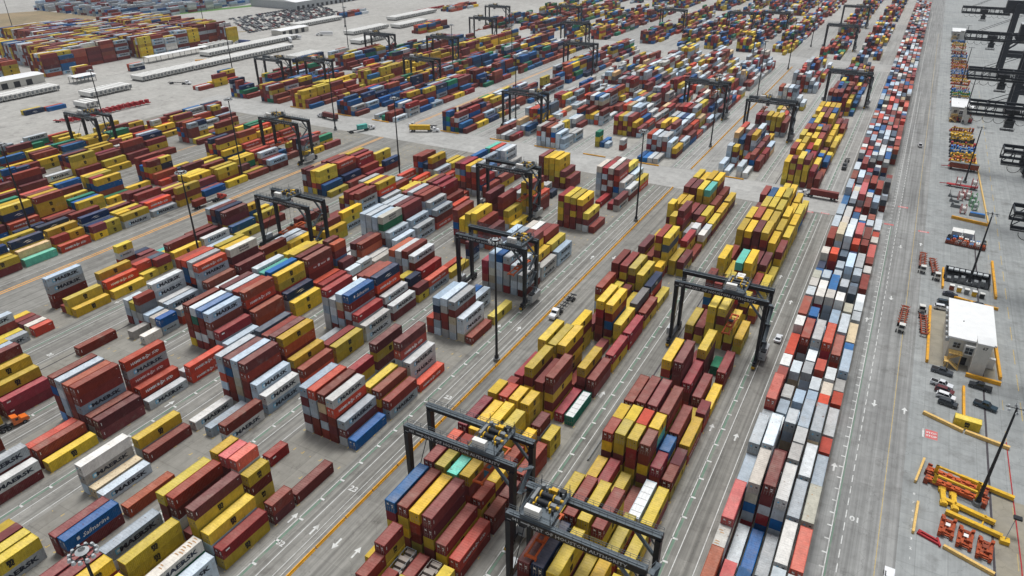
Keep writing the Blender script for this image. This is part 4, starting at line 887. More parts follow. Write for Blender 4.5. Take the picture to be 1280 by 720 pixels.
car('pickup',(226,228,230),'white utility pickup on the quay road at the picture bottom edge',19.4,122.6,.0,GR)

def tractor(t, rgb, oy=0., conv=True):
    pm = car_paint(rgb); b = MB()
    b.prismx([(oy+.6,.75),(oy+4.4,.7),(oy+4.45,1.3),(oy+4.2,1.75),(oy+2.55,1.95),(oy+2.1,2.75),(oy+.6,3.0)], -1.05, 1.05) if conv else b.box(-1.2,oy+1.6,.8,.55,oy+3.4,2.9)
    part('cab', b, pm, t); b = MB()
    if conv: b.add([(-.95,oy+2.6,1.97),(.95,oy+2.6,1.97),(.85,oy+2.14,2.72),(-.85,oy+2.14,2.72)],[(0,1,2,3)]); b.box(-1.06,oy+1.3,1.8,1.06,oy+2.0,2.5)
    else: b.box(-1.1,oy+3.38,1.7,.45,oy+3.42,2.7); b.box(-1.22,oy+2.1,1.7,.57,oy+3.2,2.6); b.box(-1.1,oy+1.58,1.7,.45,oy+1.62,2.7)
    part('cab_window', b, M['glass'], t)
    b = MB(); b.box(-.45,oy-2.6,.75,.45,oy+3.6,1.0); b.cyl((0,oy-1.2,1.0),(0,oy-1.2,1.2),.5,n=12); part('chassis', b, M['dark'], t)
    for sx in (-1,1):
        link('wheel', W_TRK, t, (sx*1.0,oy+3.1,.52))
        for yy in ((-.6,-1.95) if conv else (-1.3,)): link('wheel', W_TRKD, t, (sx*.85,oy+yy,.52))
def semi(lab, x, y, rz, rgb, cname='semi_truck', con=None, group=GR, skel=M['dark'], L=12.4, conv=True):
    t = thing(cname, lab, 'truck', (x,y,0), rz, group); tractor(t, rgb, 0., conv)
    b = MB()
    for sx in (-.45,.45): b.box(sx-.08,-13.4,1.15,sx+.08,-.4,1.4)
    for i in range(7): b.box(-1.1,-13.3+i*2.1,1.2,1.1,-13.0+i*2.1,1.42)
    b.box(-1.15,-13.5,1.1,1.15,-13.2,1.45); part('trailer_frame', b, skel, t)
    for sx in (-1,1):
        for yy in (-10.6,-11.9): link('wheel', W_TRKD, t, (sx*.85,yy,.52))
    return t
def on_truck(x, y, rz, c, lab, L=12.19, off=-13.3, z=1.46):
    cs, sn = math.cos(rz), math.sin(rz); lx,ly = -1.22, off
    CON.append(dict(x=x+lx*cs-ly*sn, y=y+lx*sn+ly*cs, z=z, L=L, c=c, b='loose', r=0, t=0, h=1, bay=('loose',len(CON)), half=0, rz=rz, label=lab, col=jit(c)))
TRK = [('white semi truck hauling an empty chassis along the kerb lane',-84.6,186,math.pi,(226,228,230),None,None),
 ('white semi truck crossing in front of the far quay blocks with a maroon load',-29.2,340.6,1.53,(222,224,226),'m','maroon container on a truck crossing the road behind the yellow quayside block'),
 ('red semi truck on the double orange line carrying half-length boxes',-266.,205,0.,(176,34,34),None,None),
 ('white semi truck with a yellow load crossing the open road',-243.,345,-1.1,(226,228,230),'y','yellow container on a white truck crossing the open road'),
 ('white bobtail-style semi truck with bare chassis beside the yellow loaded truck',-258.,349,1.9,(226,228,230),None,None),
 ('white semi truck carrying a maroon load along the cross road',-322.,338,1.45,(214,216,220),'m','maroon container on a truck along the cross road by blue stacks'),
 ('white semi truck with a green load turning beside the maroon pair of containers',-279,330,-.4,(226,228,230),None,None),
 ('black semi truck with an empty chassis in the lane beside the packed strip',-18.6,392,math.pi,(34,36,40),None,None),
 ('orange semi truck parked behind the dark red container at the picture edge',-184.6,65.5,-.15,(224,112,36),None,None),
 ('white semi truck with empty chassis before the long trailer row',-478,361,-1.2,(226,228,230),None,None)]
def add_trucks():
    for lab,x,y,rz,rgb,c,cl in TRK: semi(lab, x, y, rz, rgb)
def cart(lab, x, y, rz):
    t = thing('terminal_tractor', lab, 'terminal tractor', (x,y,0), rz, 'terminal tractors with rusty bomb carts'); tractor(t, (214,214,208), 0., False)
    b = MB()
    for sx in (-.75,.75): b.box(sx-.14,-14,1.0,sx+.14,-1.,1.35)
    for i in range(9): b.box(-.7,-13.8+i*1.5,1.05,.7,-13.4+i*1.5,1.3)
    for i in range(7):
        for sx in (-1,1): b.add([(sx*.9,-13.7+i*2.,1.1),(sx*1.45,-13.5+i*2.,1.75),(sx*1.45,-13.1+i*2.,1.75),(sx*.9,-12.9+i*2.,1.1),(sx*.9,-13.7+i*2.,1.3),(sx*.9,-12.9+i*2.,1.3)],[(0,1,4),(1,2,5,4),(2,3,5),(0,3,2,1)])
    b.prism([(-1.2,1.0),(1.2,1.0),(.8,1.4),(-.8,1.4)],-14.2,-13.8); part('cart_frame', b, M['rust'], t)
    for sx in (-1,1):
        for yy in (-9.9,-11.4): link('wheel', W_TRKD, t, (sx*.8,yy,.52))
cart('terminal tractor with rusty cart, on the lane side of the pair by the generator rack',20.4,281.,math.pi)
cart('terminal tractor with rusty cart, on the water side of the pair by the generator rack',24.9,277,math.pi+.1)
cart('terminal tractor with rusty cart nearest the packed strip, cab towards the viewer',15.9,231.5,math.pi-.05)
cart('terminal tractor with rusty cart pointing away beside the long yellow barrier',21.8,243,0.06)

# ------------------------------------------------------------------ tower buildings on the quay
def tower(lab, x, y, num):
    t = thing('quay_office', lab, 'office building', (x,y,0))
    Wd = 10.6; D = 24.; h = 8.6
    b = MB(); b.box(0,0,0,Wd,D,h); part('wall', b, M['cream'], t)
    b = MB(); b.box(-.8,-1.2,h,Wd+.8,D+.8,h+.5); b.box(3.0,10,h+.5,3.3,10.3,h+.7,1); part('roof', b, [M['roofw'],M['dark']], t)
    b = MB(); b.box(6.4,-4.4,0,10.0,-.003,h+1.7); text_on(b, num, 1.3, (8.4,-4.42,h+.5), (1,0,0), (0,0,1), 1, .03); tw = part('stair_tower', b, [M['cream'],M['inkb']], t)
    b = MB(); b.box(6.2,-4.6,h+1.7,10.2,.2,h+1.95); part('tower_roof', b, M['roofw'], t)
    b = MB(); b.box(3.9,-2.,4.6,6.397,-.004,h-1.); part('entrance_bay', b, M['white'], t)
    def window(x0,z0,x1,z1,y):
        b = MB(); f = .12; b.box(x0-f,y-.06,z0-f,x1+f,y-.003,z1+f); fr = part('window', b, M['lgrey'], t)
        b = MB(); xm = (x0+x1)/2; zm = (z0+z1)/2
        for (a,c) in ((x0,xm-.06),(xm+.06,x1)):
            for (d,e) in ((z0,zm-.06),(zm+.06,z1)): b.box(a,y-.085,d,c,y-.062,e)
        link('pane', b.mesh('pane',[M['glass']]), fr)
    window(1.2,5.2,2.9,6.8,0); window(4.2,5.0,6.1,7.0,-2.)
    b = MB(); b.box(4.2,-.1,.1,5.6,-.005,2.6); part('door', b, M['dark'], t)
    b = MB()
    b.box(.4,-2.6,4.2,3.9,-.01,4.35); b.beam((3.7,-3.6,0),(.9,-3.6,2.2),1.2,.18); b.beam((.6,-2.0,2.2),(3.6,-2.,4.3),1.2,.18); b.box(-.2,-4.3,2.1,1.,-1.2,2.25)
    for p in ((.1,-4.1),(.1,-1.5),(.9,-4.1),(3.7,-2.4),(.6,-2.4)): b.box(p[0]-.1,p[1]-.1,0,p[0]+.1,p[1]+.1,4.2 if p[0] > 3 or p[1] == -2.4 else 2.2)
    rail(b,(3.7,-4.2,.1),(.9,-4.2,2.3),1.0,.8,0,.08); rail(b,(.6,-2.6,2.3),(3.6,-2.6,4.4),1.,.8,0,.08); rail(b,(.4,-2.6,4.35),(3.9,-2.6,4.35),1.,.8,0,.08)
    part('timber_stair', b, M['timber'], t)
    for i in range(6):
        b = MB(); b.box(-.95,2+i*3.6,5.6,-.005,3.2+i*3.6,6.6); part('air_conditioner', b, M['lgrey'], t)
    b = MB(); b.box(Wd,1.5,0,Wd+2.2,2.7,3.2); part('side_porch', b, M['white'], t)
    return t
tower('white flat-roofed office with a cream stair tower marked 67',28.2,217.2,'67')
tower('farther white flat-roofed office with stair tower, beside the first quay crane boom',28.2,522,'65')
tower('farthest white flat-roofed shed with stair tower near the top of the quay',28.2,860,'63')

# ------------------------------------------------------------------ equipment lying on the quay
M['headf'] = mat('worn_orange_steel', (164,72,32), .65, noise=.25, nscale=2.5, dirt=(56,34,26), dirt_amt=.8, dscale=1.3)
def thing_mb(name, lab, cat, parts, loc=(0,0,0), rz=0, group=None):
    t = thing(name, lab, cat, loc, rz, group)
    for nm,b,m in parts: part(nm, b, m, t)
    return t
def spreader_beam(lab, x, y, rz, m='orange', frame='yellow'):
    a = MB(); a.box(-6,-.75,.3,6,-.3,1.2); a.box(-6,.3,.3,6,.75,1.2)
    for i in range(8): a.box(-5.6+i*1.55,-.3,.4,-5.1+i*1.55,.3,1.1)
    for i in range(5): a.box(-4+i*1.9,-.5,1.2,-3+i*1.9,.5,1.5+.2*(i%2))
    e = MB()
    for s in (-1,1): e.box(s*6-.45,-1.35,.1,s*6+.45,1.35,1.1); e.box(s*6-.5,-1.5,.05,s*6+.5,-1.1,1.5); e.box(s*6-.5,1.1,.05,s*6+.5,1.5,1.5)
    f = MB()
    for s in (-1,1): f.box(s*4.4-.35,-1.1,.9,s*4.4+.35,-.5,3.4); f.box(s*4.4-.35,.5,.9,s*4.4+.35,1.1,2.2); f.box(s*4.4-.4,-1.1,1.3,s*4.4+.4,1.1,1.7)
    f.box(-4.7,-1.05,2.9,4.7,-.55,3.4)
    thing_mb('crane_spreader', lab, 'crane spreader', [('main_beam',a,M[m]),('end_beam',e,M['rust']),('lifting_frame',f,M[frame])], (x,y,0), rz, 'crane spreaders stored on the quay')
spreader_beam('orange spreader with a yellow lifting frame, rear one of the pair by the mast',31.4,160.4,-.22,'orange')
spreader_beam('orange spreader with a yellow lifting frame, front one of the pair by the mast',31.2,157.0,-.22,'orange')
def yb(lab, x, y, rz, L, fork=True):
    a = MB(); a.box(-L/2,-.5,.3,L/2,.5,1.2); p = [('beam',a,M['yellow'])]
    if fork:
        f = MB()
        for s in (-.3,.3): f.box(s*L-.15,-2.6,.1,s*L+.15,.4,.3); f.box(s*L-.15,-.2,1.0,s*L+.15,.2,1.6)
        p.append(('foot',f,M['yellow']))
    thing_mb('lifting_beam', lab, 'lifting beam', p, (x,y,0), rz, 'yellow lifting beams')
yb('long yellow lifting beam behind the orange spreader pair',37.6,161.4,-.2,11,False)
yb('yellow lifting beam with feet, directly before the mast footing',34.,151.,-.26,10)
yb('yellow lifting beam in front of the mast, farther from it',34.6,147.2,-.22,11,False)
for i,(x,y) in enumerate(((28.7,153.6),(30.9,152.8))):
    b = MB(); b.box(-.5,-2.8,.2,.5,2.8,1.1); b.box(-.75,-2.9,.1,.75,-1.7,.9); b.box(-.75,1.7,.1,.75,2.9,.9); c = MB(); c.cyl((0,0,.8),(0,0,1.0),.25,n=10)
    thing_mb('lifting_lug', ['short yellow lifting frame, lane-side one of the pair','short yellow lifting frame, mast-side one of the pair'][i], 'lifting frame', [('frame',b,M['yellow']),('pin',c,M['dark'])], (x,y,0), .08, 'short yellow lifting frames')
for i,(x,y,lab) in enumerate(((29.6,143.4,'orange lattice head frame nearest the lane in the row of three'),(33.0,141.8,'orange lattice head frame with a white plate, middle of the row of three'),(36.6,140.4,'orange lattice head frame by the drain slot, last of the row of three'))):
    b = MB()
    b.box(-1.,-2.,.15,1.,2.2,.75)
    for s in (-1,1): b.box(s*1.15-.3,-3.1,.2,s*1.15+.3,3.1,.95); b.box(s*1.2-.3,-2.9,.6,s*1.2+.3,-2.2,1.3); b.box(s*1.2-.3,2.0,.6,s*1.2+.3,2.8,1.5)
    for y_ in (-2.5,-1.2,.2,1.5,2.6): b.box(-1.1,y_-.15,.3,1.1,y_+.15,.7)
    b.beam((-1,-2.4,1.),(1,2.4,1.4),.2); b.box(-.9,-3.0,.9,-.3,-1.6,1.7); b.box(.2,-1.4,.9,.9,-.6,1.5); b.box(-1.3,1.2,.9,-.7,2.4,1.6); b.cyl((-1.3,-1,1.1),(1.3,-1,1.1),.22,n=8); c = MB(); c.box(-.6,-.5,.9,.6,.6,1.5); c.cyl((0,1.2,.7),(0,1.2,1.6),.45,n=10)
    p = [('frame',b,M['headf']),('drive_unit',c,M['rust'])]
    if i < 2: d = MB(); d.box(-.45,-.5,1.505,.45,.5,1.54); p.append(('cover_plate',d,M['white']))
    thing_mb('head_frame', lab, 'crane head frame', p, (x,y,0), -.12, 'orange crane head frames')
b = MB(); b.beam((-2.4,.5,.3),(1.4,.3,.3),.4,.5); b.beam((-2.4,-.4,.3),(2.4,-.6,.3),.35,.5); b.beam((1.2,1.0,.3),(2.4,-1,.3),.4,.6); c = MB(); c.cyl((-2,0,0),(-2,0,.7),.3,n=8)
thing_mb('tow_frame','dark red steel tow frame lying on the lane by the cream barrier','tow frame',[('frame',b,M['red']),('pivot',c,M['red'])],(26.4,138.8,0),-.3)
b = MB(); b.box(-.9,-.8,0,.9,.8,1.0); c = MB(); c.cyl((0,0,1.0),(1.2,3.4,4.6),.08,n=8); c.box(.7,2.9,4.5,2.3,4.1,4.9,1)
thing_mb('floodlight_stand','yellow ballast block with a leaning floodlight near the red cable','floodlight',[('ballast',b,M['yellow']),('floodlight',c,[M['grey'],M['dark']])],(40.4,145.2,0))
b = MB(); pts = [(42.6,60),(43.0,120),(43.3,140),(43.0,160),(42.7,183)]
for p_,q_ in zip(pts,pts[1:]): b.beam((p_[0],p_[1],.06),(q_[0],q_[1],.06),.22,.12)
tag(link('power_cable', b.mesh('power_cable',[M['red']])), 'dark red power cable laid along the quay near the yellow ballast block', 'cable')
def rack(lab, x, y, rz, cols, n=7):
    t = thing('generator_rack', lab, 'machinery rack', (x,y,0), rz, 'machinery racks on the quay')
    b = MB(); b.box(-7,-2.6,.2,7,2.6,.7); b.box(-7,-2.7,.7,7,-2.5,1.5); part('skid', b, M['rust'], t)
    random.seed(int(y))
    for i in range(n):
        for j in (-1.5,.3,1.8):
            b = MB(); w_ = random.uniform(.5,.85); hh = random.uniform(.8,2.2); b.box(-w_,-.7,.7,w_,.6,.7+hh); b.cyl((0,-.2,.7+hh),(0,-.2,1.1+hh),.2,n=8)
            o = part('machine', b, M[random.choice(cols)], t); o.location = (-6.2+i*2.05,j,0)
    for i in range(4):
        b = MB(); rail(b,(-3.5+i*2.4,-2.75,.7),(-2.3+i*2.4,-2.75,.7),1.6,.6,0,.09); part('guard_rail', b, M['white'], t)
rack('loaded machinery rack with white covers beneath the mast head',35,314,-.1,['blue','orange','grey','dark','white'])
for i,x in enumerate((31.6,35.5)):
    b = MB(); b.box(-1.8,-2.2,0,1.8,2.2,3.6); c = MB(); c.box(-1.9,-2.3,3.6,1.9,2.3,3.75)
    thing_mb('machine_crate', ['white cubic cabinet behind the machinery rack, lane side','white cubic cabinet behind the machinery rack, water side'][i],'cabinet',[('case',b,M['lgrey']),('lid',c,M['white'])],(x,319.5,0),-.1,'white cabinets by the rack')
b = MB(); b.box(-7.2,-4.4,.1,7.2,4.4,.4); b.box(-7.2,-4.4,.4,-6.9,4.4,2.6); b.box(6.9,-4.4,.4,7.2,4.4,2.6); b.box(-7.2,4.1,.4,7.2,4.4,2.6); c = MB()
for i in range(7): c.box(-6.2+i*1.85,2.,2.0,-4.7+i*1.85,3.9,2.5)
d = MB()
for i in range(6): d.box(-6+i*2.1,-3.6,.4,-4.8+i*2.1,-1.6,1.2+.6*(i%3))
thing_mb('transformer_pen','open-topped dark steel pen full of grey panels behind the dark saloons','equipment pen',[('tray',b,M['dark']),('panel',c,M['lgrey']),('equipment',d,M['grey'])],(34.8,279,0),-.06)
for i in range(5):
    b = MB(); b.box(-.7,-.7,0,.7,.7,1.7); c = MB(); c.box(-.75,-.75,1.7,.75,.75,1.9)
    thing_mb('pump_unit', f'small capped pump unit, {ORD[i]} from the lane in the row before the steel pen','pump unit',[('case',b,M[['rust','yellow','grey','yellow','dark'][i]]),('cap',c,M['white'])],(30.2+i*2.3,268.8-i*.5,0),0,'pump units before the steel pen')
def reel(lab, x, y, z, col, rad=1.9, rz=0.):
    b = MB(); b.cyl((-.9,0,rad),(.9,0,rad),rad*.5,n=16); c = MB()
    for s in (-1,1):
        c.ring((s*.9,0,rad),(1,0,0),rad,.28,.12,24)
        for i in range(6): a = i*math.pi/3; c.beam((s*.9,0,rad),(s*.9,math.cos(a)*(rad-.2),rad+math.sin(a)*(rad-.2)),.12)
    thing_mb('cable_reel', lab, 'cable reel', [('drum',b,M['white' if col == 'red' else 'lgrey']),('flange',c,M[col])], (x,y,z), rz, 'cable reels on the quay')
def flat_trailer(lab, x, y, rz, m='red', L=13.):
    b = MB(); b.box(-L/2,-1.2,.95,L/2,1.2,1.25); b.box(L/2-.3,-1.2,1.25,L/2,1.2,2.0); b.beam((-L/2,0,1.1),(-L/2-3,0,.8),.3,.3)
    t = thing('flatbed_trailer', lab, 'flatbed trailer', (x,y,0), rz, 'flatbed trailers with reels'); part('deck', b, M[m], t)
    for xx in (L/2-1.2,L/2-2.4,-L/2+1.5):
        for s in (-1,1): o = link('wheel', W_TRKD, t, (xx,s*.85,.52)); o.rotation_euler = (0,0,math.pi/2)
flat_trailer('red flatbed trailer carrying two red reels',34.2,388,-.05); reel('red cable reel on the flatbed, towards the lane',32.4,388,1.26,'red',2.); reel('red cable reel on the flatbed, towards the water',38.8,387.6,1.26,'red',2.1)
flat_trailer('red flatbed trailer carrying a long rusty box and one green reel',34.5,418,-.05); reel('green cable reel behind the long rusty box',34,419.4,1.26,'green',1.8)
b = MB(); b.box(-6.4,-1.1,0,6.4,1.1,2.5); c = MB(); c.box(-6.5,-1.15,2.5,6.5,1.15,2.7)
thing_mb('equipment_box','long rusty equipment box on the red flatbed trailer','equipment box',[('box',b,M['rust']),('lid',c,M['grey'])],(35,416.6,1.26),-.05)
for i,(x,y,c_,lab) in enumerate(((34.8,374,'red','red cable reel, backmost in the cluster of loose reels'),(33.4,369,'red','red cable reel among the loose reels, lane side'),(38.6,369.5,'green','green cable reel, backmost green in the cluster'),(37.8,363.,'green','green cable reel, middle green in the cluster'),(38.8,358.2,'green','green cable reel, front green in the cluster'),(34.2,351.5,'red','red cable reel with white drum nearest the yellow barrier'),(36.2,371.5,'red','red cable reel between red and green reels'))):
    reel(lab, x, y, 0, c_, 2.1, .1)
for i in range(3):
    b = MB(); b.box(-2,-.6,0,2,.6,.8+.3*i); b.box(-1.8,-.5,.8+.3*i,-1,.5,1.5+.3*i); c = MB(); c.beam((-1.2,0,1.),(-1.8,0,3.2),.18)
    thing_mb('reel_stand', f'grey steel cable frame, {ORD[i]} beside the red reels','reel stand',[('base',b,M['grey']),('post',c,M['dark'])],(30.6+.5*i,372-7*i,0),-.1,'cable frames beside the reels')
b = MB(); b.box(-3,-1,0,3,1,1.2); c = MB(); c.box(-2.8,-.8,1.2,2.8,.8,1.5)
thing_mb('steel_tray','blue grey steel tray behind the yellow barrier of the reels','steel tray',[('tray',b,M['grey']),('load',c,M['blue'])],(39.8,350.4,0),-.1)
JK = [('yellow',486,'yellow beam frame just past the farther dark mast'),('rust',496,'rusty bundle with yellow rails before the farther office'),('grey',588,'grey crate bundle behind the rusty machine bundle'),('green',598,'green machine bundle before the pale blue rack'),('red',620,'red machine bundle behind the pale blue rack'),('yellow',652,'yellow machine bundle beside the far storage mast'),('blue',678,'blue machine bundle between two rusty ones'),('orange',702,'orange machine bundle behind the dark blue tanks'),('rust',730,'rusty machine bundle in front of the grey frames'),('blue',760,'blue machine bundle behind the grey frames'),('red',778,'red machine bundle far up the storage row'),('white',796,'white crate bundle far up the storage row'),('orange',812,'orange machine bundle near the farthest shed'),('yellow',424,'yellow rail bundle directly behind the rusty box trailer'),('blue',446,'blue tray bundle before the pale mobile crane'),('red',460,'red frame bundle behind the mobile crane'),
      ('orange',432,'orange and yellow skid loader frame stacked behind the rusty box'),('yellow',440,'yellow beam bundle behind the orange skid frame'),('blue',452,'blue lorry-like mobile crane with white boom'),('dark',470,'dark excavator with raised arm beside the farther office'),('yellow',476,'yellow roller beside the farther office'),
      ('red',522,'red beam bundle behind the farther office'),('orange',540,'orange frame with yellow rails in the far storage row'),('blue',556,'blue grey tray stack in the far storage row'),('rust',575,'rusty machine bundle in the far storage row'),('blue',608,'pale blue container rack in the far storage row'),
      ('orange',640,'orange machine bundle farther along the storage row'),('rust',665,'rusty beam bundle farther along the storage row'),('blue',690,'dark blue tank bundle farther along the storage row'),('orange',715,'orange crane head far along the storage row'),('grey',745,'grey frame bundle far along the storage row'),('yellow',830,'yellow machine bundle at the far end of the storage row'),('blue',850,'blue machine at the far end of the storage row')]
for col,y_,lab in JK:
    random.seed(y_); b = MB(); b.box(-6,-2,.1,6,2,.6); c = MB()
    for i in range(9): x_ = -5.5+i*1.35; c.box(x_,-1.6+random.uniform(0,1),.6,x_+random.uniform(.6,1.3),1.2,random.uniform(1.2,3.6))
    d = MB(); d.beam((-5,-.8,2.4),(5,-.5,2.9),.35); d.beam((-5,.9,1.6),(5,1.2,1.9),.3)
    thing_mb('machine_skid', lab, 'machine skid', [('skid',b,M['rust' if col in ('orange','rust') else 'dark']),('machine',c,M[col]),('rail',d,M['yellow' if col != 'blue' else 'white'])], (34.5,y_,0), -.06, 'machine skids in the quay storage row')

# ------------------------------------------------------------------ ship-to-shore cranes
def sts(lab, y, tip, zb=44.):
    t = thing('quay_crane', lab, 'quay crane', (0,y,0), 0, 'ship-to-shore cranes on the quay'); xl = 62.; xw = 92.
    b = MB()
    for s in (-1,1):
        b.box(tip,s*3.4-.35,zb+3.4,xl-9,s*3.4+.35,zb+4.4); b.box(xl-9,s*3.4-.9,zb+1.2,xw+60,s*3.4+.9,zb+4.5); b.box(tip,s*3.4-.3,zb-.5,xl-4,s*3.4+.3,zb+.3)
        n = int((xl-tip)/3.2)
        for i in range(n+1): b.box(tip+i*3.2-.14,s*3.4-.16,zb,tip+i*3.2+.14,s*3.4+.16,zb+3.6)
        for i in range(0,n,2): b.beam((tip+i*3.2,s*3.4,zb+.2),(tip+i*3.2+3.2,s*3.4,zb+3.4),.22)
    for i in range(0,int((xl-tip)/6.4)+1): b.box(tip+i*6.4-.2,-3.4,zb+3.6,tip+i*6.4+.2,3.4,zb+4.1)
    part('boom', b, M['navy'], t)
    b = MB(); b.box(tip,-4.9,zb-.6,xl-4,-3.9,zb-.5); b.box(tip,-4.9,zb+3.3,xl-4,-3.9,zb+3.4); rail(b,(tip,-4.9,zb-.5),(xl-4,-4.9,zb-.5),1.2,2.2,0,.1); rail(b,(tip,-4.9,zb+3.4),(xl-4,-4.9,zb+3.4),1.2,2.2,0,.1); part('walkway', b, M['dark'], t)
    b = MB(); x_ = tip+2
    while x_ < xl-8:                                       # festoon loops
        for i in range(8):
            a0 = math.pi*i/8; a1 = math.pi*(i+1)/8; b.beam((x_+1.9-1.9*math.cos(a0),-4.4,zb-1-1.9*math.sin(a0)),(x_+1.9-1.9*math.cos(a1),-4.4,zb-1-1.9*math.sin(a1)),.14)
        x_ += 3.8
    part('festoon', b, M['black'], t)
    for x_ in (xl,xw):
        for s in (-1,1):
            b = MB(); b.add([(x_-1.7,s*9-1.5,1.5),(x_+1.7,s*9-1.5,1.5),(x_+1.7,s*9+1.5,1.5),(x_-1.7,s*9+1.5,1.5),(x_-1.7,s*6-1.5,zb+8),(x_+1.7,s*6-1.5,zb+8),(x_+1.7,s*6+1.5,zb+8),(x_-1.7,s*6+1.5,zb+8)],[(0,3,2,1),(4,5,6,7),(0,1,5,4),(1,2,6,5),(2,3,7,6),(3,0,4,7)]); part('leg', b, M['navy'], t)
        b = MB(); b.box(x_-1,-12,.8,x_+1,12,2.6); b.box(x_-.9,-8,14,x_+.9,8,16.5); b.box(x_-.9,-7,zb+6,x_+.9,7,zb+8.5); part('cross_beam', b, M['navy'], t)
        for s in (-1,1):
            b = MB()
            for i in range(4): b.cyl((x_-.3,s*(7.5+i*1.3),.45),(x_+.3,s*(7.5+i*1.3),.45),.45,n=12)
            part('bogie', b, M['dark'], t)
    b = MB()
    for s in (-1,1): b.beam((xl,s*8,15),(xw,s*8,15),2.2,3.); b.beam((xl,s*7,18),(xw,s*6.4,zb+4),1.1,1.1); b.beam((xw,s*5,zb+8),(xw-6,s*1.5,zb+32),1.,1.2); b.beam((xl,s*5,zb+8),(xw-6,s*1.5,zb+32),.8,.9); b.beam((xw-6,s*1.5,zb+32),(xw+50,s*3.4,zb+4.2),.3,.3); b.beam((xw-6,s*1.5,zb+32),(tip+6,s*3.4,zb+4.2),.22,.22)
    part('portal_bracing', b, M['navy'], t)
    b = MB(); b.box(xl-8,-4,zb+4.6,xl+10,4,zb+10.5); b.box(xl-8.2,-4.2,zb+10.5,xl+10.2,4.2,zb+10.8,1); part('machinery_house', b, [M['navy'],M['lgrey']], t)
    b = MB(); b.box(tip+13,-3.2,zb+1,tip+18,3.2,zb+2.6); b.box(tip+14,-3,zb-4.6,tip+17.4,-.4,zb-1.6,1); b.box(tip+14.6,-2.6,zb-1.6,tip+16.6,-.8,zb+1); b.box(tip+13.2,-3.2,zb-5.8,tip+18,0,zb-5.6); rail(b,(tip+13.2,-3.2,zb-5.6),(tip+18,-3.2,zb-5.6),1.1,1.2,0,.1); part('trolley_cab', b, [M['dark'],M['glass']], t)
for n,(y,tip,lab) in enumerate(((222,33.,'navy quay crane whose boom tip just enters the frame level with the white tower building'),(284,33.5,'navy quay crane boom with a lattice end and machinery, level with the generator rack'),(352,24.5,'navy quay crane with its boom lattice over the apron, level with the cable reels'),(430,25.2,'navy quay crane with hanging cable loops, level with the farther office'),(562,25.5,'navy quay crane with thick legs, third lattice boom along the quay'),(705,25.,'farthest navy quay crane at the top corner'))):
    sts(lab, y, tip)

# ------------------------------------------------------------------ trailer parks, sheds and car park at the far left
random.seed(5)
def make_trailer():
    t = thing('box_trailer', 'x', 'trailer'); b = MB(); b.box(-6.8,-1.25,1.2,6.8,1.25,4.1); part('box', b, M['white'], t)
    b = MB(); b.box(6.81,-.9,1.6,6.95,.9,3.6); part('cooling_unit', b, M['grey'], t)
    b = MB(); b.box(-6.2,-.5,.85,6.2,.5,1.2); b.box(4.6,-.9,0,4.9,-.7,1.1); b.box(4.6,.7,0,4.9,.9,1.1); part('running_gear', b, M['dark'], t)
    for s in (-1,1):
        for x in (-5.2,-4.): o = link('wheel', W_TRKD, t, (x,s*.85,.52)); o.rotation_euler = (0,0,math.pi/2)
    return t
TP = make_trailer(); nT = 0
RW = [(-520,352,50,3.25,'long white trailer row beside the far yard'),(-556,446,34,3.25,'second white trailer row behind the long one'),(-548,262,14,3.1,'white trailer row nearest the low shed'),(-505,300,10,3.3,'short white trailer row before the tall stacks'),(-480,280,3,3.6,'few white trailers standing apart by the red chassis'),
      (-520,600,18,3.3,'white trailer row beyond the gantry cranes'),(-474,470,9,3.5,'small white trailer group behind the gantry cranes'),(-478,560,12,3.4,'white trailer group out on the open ground'),(-606,612,22,3.3,'white trailer row along the car park edge'),(-585,470,6,5.5,'loose white trailers beside the open canopy'),(-545,705,26,3.3,'far white trailer row near the top edge'),(-505,660,16,3.3,'far white trailer row before the blue containers')]
for x,y,n,st,nm in RW:
    for i in range(n):
        o = place(TP, nT, (x+random.uniform(-.4,.4),y+i*st,0), random.uniform(-.02,.02), f'white box trailer standing in the {nm}', 'trailer', f'trailers in the {nm}'); nT += 1
def shed(lab, x, y, lx, ly, h, wallm, roofm, open_=False):
    t = thing('storage_shed' if not open_ else 'open_canopy', lab, 'shed', (x,y,0))
    b = MB()
    if open_:
        for i in range(6):
            for xx in (.3,lx-.3): b.box(xx-.15,i*(ly-.6)/5+.15,0,xx+.15,i*(ly-.6)/5+.45,h)
        part('column', b, M['grey'], t)
    else:
        b.box(0,0,0,lx,ly,h); part('wall', b, wallm, t)
        for i in range(int(ly/9)): b = MB(); b.box(lx,2+i*9,0,lx+.08,6.5+i*9,4.2); part('dock_door', b, M['dark'], t)
    b = MB(); b.prism([(-.6,h),(lx+.6,h),(lx/2,h+max(.6,lx*.05))],-.6,ly+.6); part('roof', b, roofm, t)
shed('long white open canopy before the tall far stacks',-578,400,7,62,5,None,M['roofw'],True)
shed('small white canopy beside the blue container stacks',-560,322,10,16,5,None,M['roofw'],True)
shed('white roofed low shed above the nearest trailer row',-596,282,16,34,6,M['cream'],M['roofw'])
shed('white flat shed beside the car park',-590,560,14,40,5,M['cream'],M['roofw'])
shed('big white-roofed warehouse behind the car park',-790,722,80,125,9,M['lgrey'],M['roofw'])
CARC = [(222,224,226),(200,204,208),(40,44,52),(60,66,74),(30,40,66),(120,124,130),(140,30,34),(90,100,112)]
pro = {}
for c in CARC:
    b = MB(); b.prismx([(-2.3,.35),(2.3,.35),(2.3,.8),(1.1,1.),(-2.3,1.05)],-.9,.9); cab_block(b,-2.1,1.1,1.,1.55,.4,.7,.85,1,0)
    for s in (-1,1):
        for yy in (-1.45,1.45): b.cyl((s*.72,yy,.34),(s*.95,yy,.34),.34,n=10,mi=2)
    pro[c] = b.mesh('car_body',[car_paint(c),M['glass'],M['black']])
